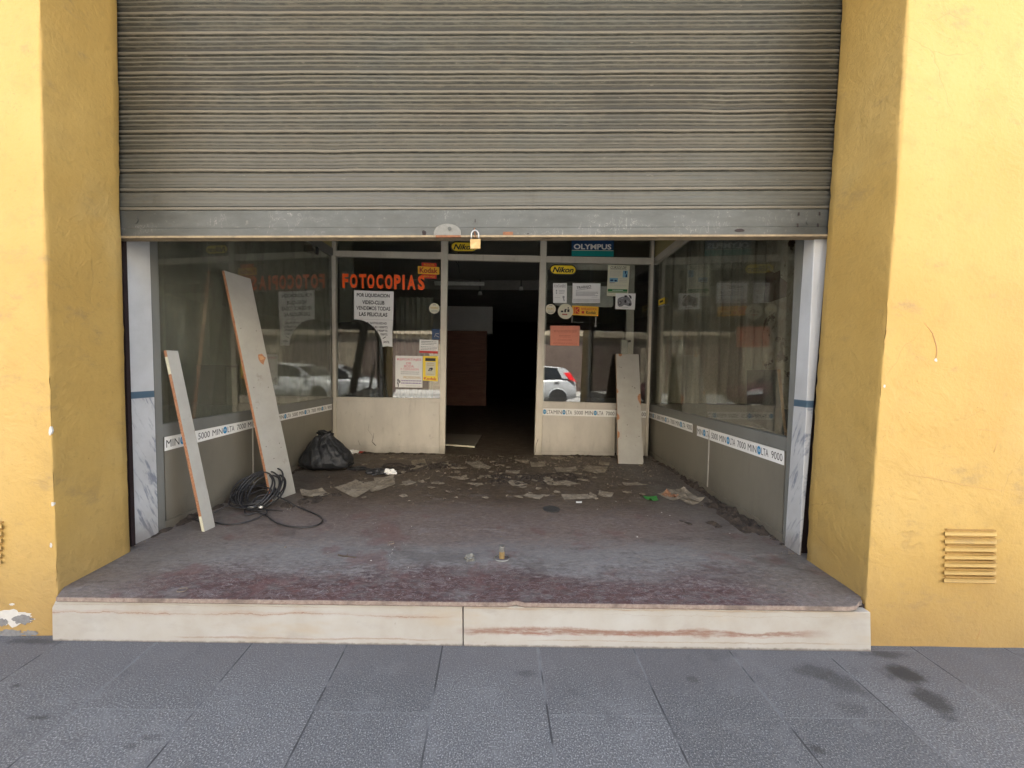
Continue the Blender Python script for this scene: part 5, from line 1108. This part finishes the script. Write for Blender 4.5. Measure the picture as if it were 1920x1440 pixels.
PAPERS = [
 ([(561.9, 919.5), (603.4, 917.4), (621, 928.3), (568.4, 933.8)], 'pale card with curled front edge beside the foot of the tall board', 'paper2', .02),
 ([(625.3, 914), (668, 901), (702, 913), (666.9, 934.9)], 'large pale newspaper page, nearest of the two overlapping by the bag', 'paper2', .016),
 ([(682, 904), (740, 897), (741, 909), (697.5, 925)], 'crumpled newspaper page overlapping the large pale page', 'paper2', .018),
 ([(700, 897), (741, 891), (733, 903), (706, 907)], 'brown folded page behind the crumpled newspaper', 'paper', .02),
 ([(769.7, 862.7), (796, 861), (803.6, 877.8), (776, 880.6)], 'upright-looking rectangular paper below the left kick panel', 'paper2', .008),
 ([(872.5, 867), (898.8, 864.8), (921.8, 877.3), (892, 878)], 'brown torn sheet in front of the doorway', 'paper', .012),
 ([(837.5, 893), (860, 894), (881, 897.6), (866, 900)], 'long thin torn strip left of the doorway', 'paper2', .006),
 ([(782.8, 900.5), (793, 900.6), (800, 904.4), (786, 904.6)], 'small bright scrap between the newspapers and the doorway', 'paper2', .01),
 ([(753, 904), (768, 900), (782, 905), (760, 911)], 'dull torn scrap right of the newspapers', 'paper', .012),
 ([(964, 861.5), (993.6, 862.7), (991, 868), (968, 866)], 'thin pale slip on the doorway threshold', 'paper2', .006),
 ([(993.6, 867), (1021, 866), (1024, 875), (996, 876)], 'brown page just right of the threshold slip', 'paper', .01),
 ([(1039.5, 877), (1079, 876.4), (1084.4, 884), (1045, 885.6)], 'page with raised back edge below the right kick panel', 'paper', .018),
 ([(1100.8, 872.5), (1140, 875.8), (1133.6, 886.7), (1091, 883.4)], 'pale skewed page left of the foot of the upright board', 'paper2', .012),
 ([(948.8, 882), (976, 881.7), (972.8, 888), (946.6, 886.7)], 'small brown page in the middle of the floor litter', 'paper', .008),
 ([(998, 894), (1031.9, 895.5), (1030.8, 901.4), (995.8, 903)], 'crumpled pale page right of centre in the litter', 'paper2', .016),
 ([(947.7, 900), (975, 900.5), (991.4, 909), (962, 912)], 'slanting brown page below the middle of the litter', 'paper', .008),
 ([(1025, 902), (1062.5, 901.4), (1089.9, 907), (1027.5, 911)], 'long page with a yellow corner mark', 'paper2', .012),
 ([(977, 929), (989, 926), (1020.5, 929), (1012, 937)], 'flat page nearest the street left of the grey cap', 'paper', .006),
 ([(1051.6, 926.5), (1101.9, 927), (1111.7, 934.8), (1058, 936.6)], 'wide flat page nearest the street above the white flake', 'paper', .006),
 ([(1123.8, 920), (1151, 924), (1145.6, 933.8), (1120.5, 928.7)], 'small tilted page right of the wide flat page', 'paper2', .01),
 ([(1166.4, 905.3), (1195, 905), (1217.8, 908.6), (1172, 911)], 'narrow page in front of the upright board', 'paper', .008),
 ([(1123.8, 865), (1143.5, 867), (1142, 872.5), (1121.6, 871.4)], 'dim small page under the right kick panel', 'paper', .008),
 ([(1031.9, 857), (1058, 857.6), (1059, 861), (1034, 861)], 'thin slip touching the right kick panel', 'paper2', .006),
 ([(1080, 940), (1091, 940), (1091, 943), (1080, 943)], 'tiny white flake in the open floor right of the grey cap', 'white', .002),
 ([(1232, 927), (1252, 918), (1290, 928), (1262, 940)], 'dirty flattened bag beside the green plastic', 'paper', .02),
 ([(1249.6, 920.5), (1272, 930), (1266, 934.9), (1238.6, 928.4)], 'orange printed card on the litter by the right side panel', 'chip', .022),
 ([(1257, 919), (1282, 917), (1322, 939), (1300, 943)], 'long flattened carton lying against the right side panel', 'paper', .03),
 ([(1262, 926), (1285, 930), (1312, 944), (1290, 947)], 'white edged leaflet in front of the flattened carton', 'paper2', .02),
]
for i, (q, lab, mt, cu_) in enumerate(PAPERS): paper(q, lab, 'paper_sheet', mt, cu_, i)
paper([(1203.6, 930.6), (1231, 931), (1235, 938), (1220, 941.5)], 'crumpled green plastic wrapper by the orange card', 'plastic_wrapper', 'greenbag', .03, 77, None, 'wrapper')
# many smaller scraps of the same torn paper
R = random.Random(21)
proto = {}
for i in range(150):
    x = R.gauss(930, 165); y = R.choice([R.uniform(853, 880), R.uniform(870, 915), R.uniform(885, 935)])
    if x < 655 or x > 1225: continue
    c = fl(x, y)
    if c.y > 3.88: continue
    k_ = i % 9
    if k_ not in proto:
        s = R.uniform(.015, .04); n_ = R.randint(5, 7); a0 = R.random()
        pts = [Vector((s*(1+R.uniform(-.3, .3))*math.cos(a0+2*math.pi*j/n_), s*.7*(1+R.uniform(-.3, .3))*math.sin(a0+2*math.pi*j/n_), R.uniform(.002, .009))) for j in range(n_)]
        o = obj('paper_scrap', MB().prism(pts, [p-Vector((0, 0, .0008)) for p in pts]), M['paper2' if k_ % 2 else 'paper'], origin=(0, 0, 0)); proto[k_] = o
    else:
        o = proto[k_].copy(); COL.objects.link(o)
    o.location = (c.x, c.y, 0.001); o.rotation_euler = (0, 0, R.uniform(0, 6.3)); sc_ = R.uniform(.6, 1.3); o.scale = (sc_, sc_, 1)
    tag(o, 'small torn paper scrap lying in the dirt of the entrance floor', 'paper scrap', 'small torn scraps on the entrance floor')
def lump(name, c, rx, ry, h, mt, label, cat, seed=0, group=None, sub=4, amp=.35, flatb=True):
    bm = bmesh.new(); bmesh.ops.create_icosphere(bm, subdivisions=sub, radius=1)
    for v in bm.verts:
        n_ = 1+amp*mnoise.fractal(v.co*1.6+Vector((seed*7, 0, 0)), 1, 2, 4); v.co = Vector((v.co.x*rx*n_, v.co.y*ry*n_, max(-.15, v.co.z)*h*n_))+Vector((c.x, c.y, h*.12))
    mb = MB().add([v.co.copy() for v in bm.verts], [tuple(v.index for v in f.verts) for f in bm.faces], False); bm.free()
    return tag(obj(name, mb, M[mt]), label, cat, group)
lump('crumpled_paper', fl(730, 888), .055, .03, .035, 'white', 'crumpled white paper ball on the dark rags', 'paper', 3, amp=.6)
lump('crumpled_tissue', fl(661, 850), .05, .03, .035, 'white', 'crumpled white tissue right of the bin bag', 'tissue', 4, amp=.6)
lump('red_rag', fl(680, 849), .045, .02, .015, 'rust_red', 'small red scrap against the left kick panel', 'rag', 5)
lump('dark_rag', fl(706, 888), .085, .05, .04, 'cable', 'dark grey cloth lump left of the white paper ball', 'rag', 6, amp=.5)
lump('dark_rag', fl(672, 880), .10, .045, .022, 'cable', 'flat dark rag between the bin bag and the grey cloth lump', 'rag', 7, amp=.5)
lump('dark_rag', fl(738, 876), .13, .05, .028, 'dirt', 'brown black rag stretched behind the white paper ball', 'rag', 8, amp=.5)
lump('rubble_lump', fl(880, 1050), .024, .018, .022, 'platem', 'small grey rubble lump left of the floor bolt', 'rubble', 9, amp=.5)
lump('stone_chip', fl(719, 862), .03, .022, .018, 'crumb', 'small stone below the crack in the left kick panel', 'stone', 10)
tk = empty('twig', fl(650, 1044)); tag(tk, 'short dark twig on the blue grey dust', 'twig')
obj('twig_stem', MB().tube(smooth([fl(634, 1040, .004), fl(643, 1042, .006), fl(652, 1043, .004), fl(667, 1045.5, .003)]), [.003]*25, 6), M['wbox'], tk); obj('twig_stub', MB().tube([fl(650, 1043, .005), fl(652, 1038, .02)], .0015, 5), M['wbox'], tk)
fb = empty('floor_bolt', fl(941, 1047)); tag(fb, 'brass locking bolt standing up from a ring in the floor', 'bolt')
c = fl(941, 1047); obj('bolt_pin', MB().cyl(c+Vector((0, 0, .002)), (0, 0, 1), .0135, .034, 20), M['brass2'], fb, bevel=.001); obj('bolt_head', MB().cyl(c+Vector((-.001, 0, .036)), (.05, 0, 1), .0142, .027, 20), M['steel'], fb, bevel=.002)
ring = MB(); ring.tube([c+Vector((.035*math.cos(a), .03*math.sin(a), .002)) for a in [i*math.pi/12 for i in range(24)]], .003, 8, True); obj('floor_ring', ring, M['steel'], fb)
cp = fl(1034, 955); tag(obj('metal_plate', MB().cyl(cp+Vector((0, 0, .0005)), (0, 0, 1), .055, .0035, 28), flat('worn_metal_cap', (.07, .07, .07), .6, .4, .5, 60, .4)), 'dark round metal cap set in the floor right of centre', 'plate')
for x, y, s, lab in ((342, 1106.5, .018, 'pale worn disc set in the stone near the left front edge'), (734, 1018, .016, 'pale ring mark in the blue dust')):
    p = fl(x, y); mb = MB(); mb.tube([p+Vector((s*math.cos(a), s*.8*math.sin(a), .0012)) for a in [i*math.pi/10 for i in range(20)]], .0016, 6, True); tag(obj('floor_ring_mark', mb, M['crumb']), lab, 'ring mark')

# loose crumbs, flakes and swept dirt
mb = MB(); R = random.Random(9)
def crumb(p, s):
    a = [p+Vector((R.uniform(-1, 1)*s, R.uniform(-1, 1)*s, R.uniform(0, .2)*s)) for _ in range(3)]+[p+Vector((R.uniform(-.5, .5)*s, R.uniform(-.5, .5)*s, R.uniform(.4, 1.)*s))]
    mb.add(a, [(0, 1, 2), (0, 1, 3), (1, 2, 3), (2, 0, 3)])
for i in range(4200):
    y = 3.86-abs(R.gauss(0, .55)); 
    if y < 1.5: continue
    t = (y-1.8)/2.13; x = R.uniform(-1.80+.14*t, 1.54+.14*t); crumb(Vector((x, y, 0)), R.choice([.002, .003, .004, .006, .009])*R.uniform(.6, 1.5))
for i in range(1300):
    t = R.random(); s = R.choice([-1, 1, 1]); x = (-1.825 if s < 0 else 1.555)+.14*t-s*abs(R.gauss(0, .05)); crumb(Vector((x, 1.8+2.1*t, 0)), R.uniform(.002, .006))
for i in range(500): crumb(Vector((R.uniform(-1.65, 1.4), R.uniform(1.46, 2.7), 0)), R.uniform(.0012, .003))
for i in range(300):
    p = fl(R.gauss(555, 22), R.gauss(947, 8)); crumb(p, R.uniform(.002, .006))
tag(obj('floor_debris', mb, M['crumb'], origin=(0, 0, 0)), 'crumbs of plaster and grit scattered over the entrance floor', 'debris', kind='stuff')
mb = MB(); 
for i in range(70):
    p = fl(*R.choice([(R.uniform(600, 900), R.uniform(940, 1090)), (R.uniform(1100, 1380), R.uniform(900, 1020)), (R.gauss(560, 15), R.gauss(948, 5)), (R.gauss(735, 20), R.gauss(960, 18)), (R.gauss(740, 8), R.gauss(1030, 15))])); crumb(p, R.uniform(.0025, .0055))
tag(obj('white_flakes', mb, M['whitechip'], origin=(0, 0, 0)), 'tiny white plaster flakes sprinkled over the entrance floor', 'debris', kind='stuff')
mb = MB()
def mound(x0, y0, x1, y1, w_, h, seed):
    a = Vector((x0, y0, 0)); b = Vector((x1, y1, 0)); n_ = (b-a).normalized(); pz = Vector((-n_.y, n_.x, 0)); L_ = (b-a).length; nx = max(12, int(L_/.008)); ny = max(8, int(w_/.006))
    def P(i, j):
        u = i/nx; v = j/ny-.5; e = max(0, 1-(2*abs(v))**2)*max(0, 1-(2*abs(u-.5))**6); p = a+n_*L_*u+pz*w_*v*(1+.5*mnoise.noise(Vector((u*5, seed, 2))))
        q = mnoise.fractal(Vector((p.x*14, p.y*14, seed)), 1, 2, 4); return Vector((p.x, p.y, -.006+1.7*h*e*(.6+1.3*q)))
    mb.grid(P, nx, ny, False)
mound(1.56, 1.83, 1.70, 3.9, .12, .016, 1); mound(1.50, 2.02, 1.54, 2.55, .16, .022, 2); mound(-1.83, 1.86, -1.70, 3.9, .12, .015, 3); mound(-1.70, 3.88, -.55, 3.88, .14, .008, 4); mound(.45, 3.88, 1.68, 3.86, .14, .008, 14)
p0 = fl(1325, 977); p1 = fl(1352, 990); mound(p0.x, p0.y, p1.x, p1.y, .07, .016, 5); p0 = fl(1270, 975); p1 = fl(1300, 985); mound(p0.x, p0.y, p1.x, p1.y, .05, .006, 6)
p0 = fl(520, 952); p1 = fl(640, 925); mound(p0.x, p0.y, p1.x, p1.y, .16, .012, 7); p0 = fl(700, 885); p1 = fl(860, 870); mound(p0.x, p0.y, p1.x, p1.y, .3, .013, 8); p0 = fl(900, 900); p1 = fl(1110, 895); mound(p0.x, p0.y, p1.x, p1.y, .4, .010, 9)
tag(obj('swept_dirt', mb, M['dirt'], origin=(0, 0, 0), recalc=False), 'dark dirt heaped along the foot of the side panels', 'dirt', kind='stuff')

# ------------------------------------------------------------------ the sunlit street behind the camera (seen in the glass)
SY = -6.3
def car(label, x0, paint, L_=4.15, dirn=-1, y=SY):
    """hatchback along the kerb; nose towards -X when dirn=-1. x0 = rear end"""
    t = empty('parked_car', (x0+dirn*L_/2, y, RZ)); tag(t, label, 'car', 'cars parked across the street')
    st = [  # (distance from rear, half width, z bottom, z belt/bonnet)
     (0.0, .62, .42, .62), (.03, .74, .30, .86), (.10, .80, .26, 1.00), (.35, .84, .24, 1.03), (.9, .85, .20, 1.02), (1.6, .85, .20, 1.00), (2.4, .85, .20, .97), (2.95, .85, .20, .95), (3.4, .83, .22, .88), (3.8, .78, .24, .78), (4.05, .68, .28, .66), (4.15, .52, .36, .52)]
    mb = MB(); rings = []
    for d, w_, zb, zt_ in st:
        X_ = x0+dirn*d*L_/4.15; r = []
        for (a, b) in [(-.8, 0), (-1, .08), (-1.0, .45), (-.985, .8), (-.93, .97), (-.75, 1.02), (0, 1.045), (.75, 1.02), (.93, .97), (.985, .8), (1.0, .45), (1, .08), (.8, 0)]: r.append(Vector((X_, y+a*w_, RZ+zb+(zt_-zb)*b)))
        rings.append(r)
    nc = len(rings[0]); vs = [v for r in rings for v in r]; fs = []
    for i in range(len(rings)-1):
        for j in range(nc): fs.append((i*nc+j, i*nc+(j+1) % nc, (i+1)*nc+(j+1) % nc, (i+1)*nc+j))
    fs += [tuple(range(nc)), tuple((len(rings)-1)*nc+j for j in range(nc))]; mb.add(vs, fs, True); obj('body', mb, M[paint], t)
    # roof and cabin
    rf = [(.12, 1.02, .72), (.30, 1.30, .72), (.62, 1.425, .72), (1.3, 1.46, .73), (1.9, 1.44, .73), (2.3, 1.36, .72), (2.95, 1.0, .74)]
    mb = MB(); vs = []
    for d, z, w_ in rf:
        X_ = x0+dirn*d*L_/4.15
        for a, dz in ((-1, -.035), (-.8, 0), (0, .02), (.8, 0), (1, -.035)): vs.append(Vector((X_, y+a*w_, RZ+z+dz)))
    n0 = len(rf); fs = [(i*5+j, i*5+j+1, (i+1)*5+j+1, (i+1)*5+j) for i in range(n0-1) for j in range(4)]
    fr_i = 1
    mb.add(vs, [f for k_, f in enumerate(fs) if 4 <= k_ < 20], True); mb.add([v-Vector((0, 0, .03)) for v in vs], [f[::-1] for k_, f in enumerate(fs) if 4 <= k_ < 20], True); obj('roof', mb, M[paint], t, recalc=False)
    def win(name, pts, s_):
        a = [Vector((x0+dirn*d*L_/4.15, y+s_*(.84-(z-1.0)*.24), RZ+z)) for d, z in pts]; obj(name, MB().prism(a, [p-Vector((0, s_*.02, 0)) for p in a]), M['carglass'], t)
    for s_ in (-1, 1):
        win('side_window', [(1.52, 1.0), (2.82, .98), (2.22, 1.33), (1.54, 1.40)], s_); win('side_window', [(.55, 1.03), (1.46, 1.0), (1.48, 1.40), (.72, 1.39)], s_)
        for pts in ([(1.45, .98), (1.53, .98), (1.55, 1.42), (1.47, 1.42)], [(.10, 1.0), (.56, 1.02), (.74, 1.40), (.45, 1.39)], [(2.8, .96), (2.96, .96), (2.30, 1.36), (2.20, 1.36)]):
            a = [Vector((x0+dirn*d*L_/4.15, y+s_*(.845-(z-1.0)*.24), RZ+z)) for d, z in pts]; obj('pillar', MB().prism(a, [p-Vector((0, s_*.03, 0)) for p in a]), M[paint], t)
        # tall tail light on the rear pillar, headlight
        a = [Vector((x0+dirn*d*L_/4.15, y+s_*(.86-(z-1.0)*.22), RZ+z)) for d, z in [(.05, .90), (.30, .98), (.50, 1.22), (.28, 1.24)]]; obj('tail_light', MB().prism(a, [p-Vector((0, s_*.05, 0)) for p in a]), M['tail'], t)
        a = [Vector((x0+dirn*d*L_/4.15, y+s_*w_, RZ+z)) for d, w_, z in [(3.55, .835, .74), (3.98, .74, .64), (3.98, .73, .54), (3.55, .845, .60)]]; obj('headlight', MB().prism(a, [p-Vector((0, s_*.05, 0)) for p in a]), M['headl'], t)
        for d, w_ in ((.42, 0), (3.0, 0)): pass
        a = Vector((x0+dirn*2.75*L_/4.15, y+s_*.95, RZ+.99)); mi = MB().cyl(a, (1, 0, 0), .07, .10, 12); obj('wing_mirror', mi, M[paint], t)
        for d in (.72, 3.28):
            X_ = x0+dirn*d*L_/4.15; c_ = Vector((X_, y+s_*.735, RZ+.30)); wh = empty('wheel', c_-Vector((0, 0, .30))); wh.parent = t; wh.location = ORG[wh]-ORG[t]
            tr = MB(); tr.tube([c_+Vector((.225*math.cos(q_), s_*.10, .225*math.sin(q_))) for q_ in [k_*math.pi/16 for k_ in range(32)]], .088, 10, True); o = obj('tyre', tr, M['tyre'], wh)
            o = obj('rim', MB().cyl(c_+Vector((0, s_*.13, 0)), (0, s_, 0), .17, .03, 24, .15), M['rim'], wh)
            obj('wheel_arch', MB().tube([c_+Vector((.345*math.cos(q_), s_*.19, .345*math.sin(q_))) for q_ in [k_*math.pi/16 for k_ in range(0, 17)]], .022, 6), M[paint], t)
            obj('arch_shadow_liner', MB().cyl(c_+Vector((0, s_*.155, 0)), (0, s_, 0), .335, .026, 28), M['trim'], t)
        for d in (1.5, .75): 
            a = Vector((x0+dirn*d*L_/4.15, y+s_*.86, RZ+.86)); obj('door_handle', MB().box(a.x-.09, a.x+.09, min(a.y, a.y-s_*.03), max(a.y, a.y-s_*.03)+.0, a.z-.015, a.z+.015), M['trim'], t)
    obj('rear_window', MB().prism([Vector((x0+dirn*d*L_/4.15, y+w_, RZ+z)) for d, w_, z in [(.10, -.62, 1.04), (.10, .62, 1.04), (.55, .56, 1.40), (.55, -.56, 1.40)]], [Vector((x0+dirn*(d+.03)*L_/4.15, y+w_, RZ+z)) for d, w_, z in [(.10, -.62, 1.04), (.10, .62, 1.04), (.55, .56, 1.40), (.55, -.56, 1.40)]]), M['carglass'], t)
    obj('windscreen', MB().prism([Vector((x0+dirn*d*L_/4.15, y+w_, RZ+z)) for d, w_, z in [(2.98, -.70, .98), (2.98, .70, .98), (2.3, .58, 1.36), (2.3, -.58, 1.36)]], [Vector((x0+dirn*(d-.03)*L_/4.15, y+w_, RZ+z)) for d, w_, z in [(2.98, -.70, .98), (2.98, .70, .98), (2.3, .58, 1.36), (2.3, -.58, 1.36)]]), M['carglass'], t)
    return t
car('silver hatchback with tall red tail lights mirrored in the right hand window', 3.05, 'silver')
car('dark maroon hatchback parked behind the silver one, mirrored in the right side glazing', -8.1, 'carred', 4.2, 1)
car('white hatchback parked ahead of the silver one on the right of the street', 8.0, 'carwhite', 4.3)
opb = empty('opposite_building', (0, -12.7, RZ)); tag(opb, 'ochre building with dark shopfronts across the street, mirrored in the glass', 'building')
tag(obj('far_pavement', MB().box(-40, 40, -12.69, -9.4, RZ-.1, RZ+.12), M['kerb']), kind='structure')
obj('wall', MB().box(-34, 34, -13.1, -12.7, RZ, 10.5), M['opp'], opb); obj('cornice', MB().box(-34, 34, -12.69, -12.4, 2.75, 3.05), M['cornice'], opb)
obj('dimming_cladding', MB().box(-34, 34, -12.696, -12.665, RZ+.13, 2.745), M['cornice'], opb)  # added to dim the wall's bright reflection in the glass
for i in range(13):
    x = -31+i*5.1; o = obj('shop_opening', MB().box(x-1.9, x+1.9, -12.695, -12.63, RZ+.13, 2.5), M['shopdark'], opb)
    for zf_ in (4.2, 7.3):
        for dx in (-1.2, 1.2):
            o = obj('window', MB().box(x+dx-.55, x+dx+.55, -12.695, -12.62, zf_, zf_+1.7), M['shopdark'], opb); obj('window_sill', MB().box(x+dx-.65, x+dx+.65, -12.69, -12.52, zf_-.1, zf_-.003), M['cream'], opb)
print('objects', len(bpy.data.objects))
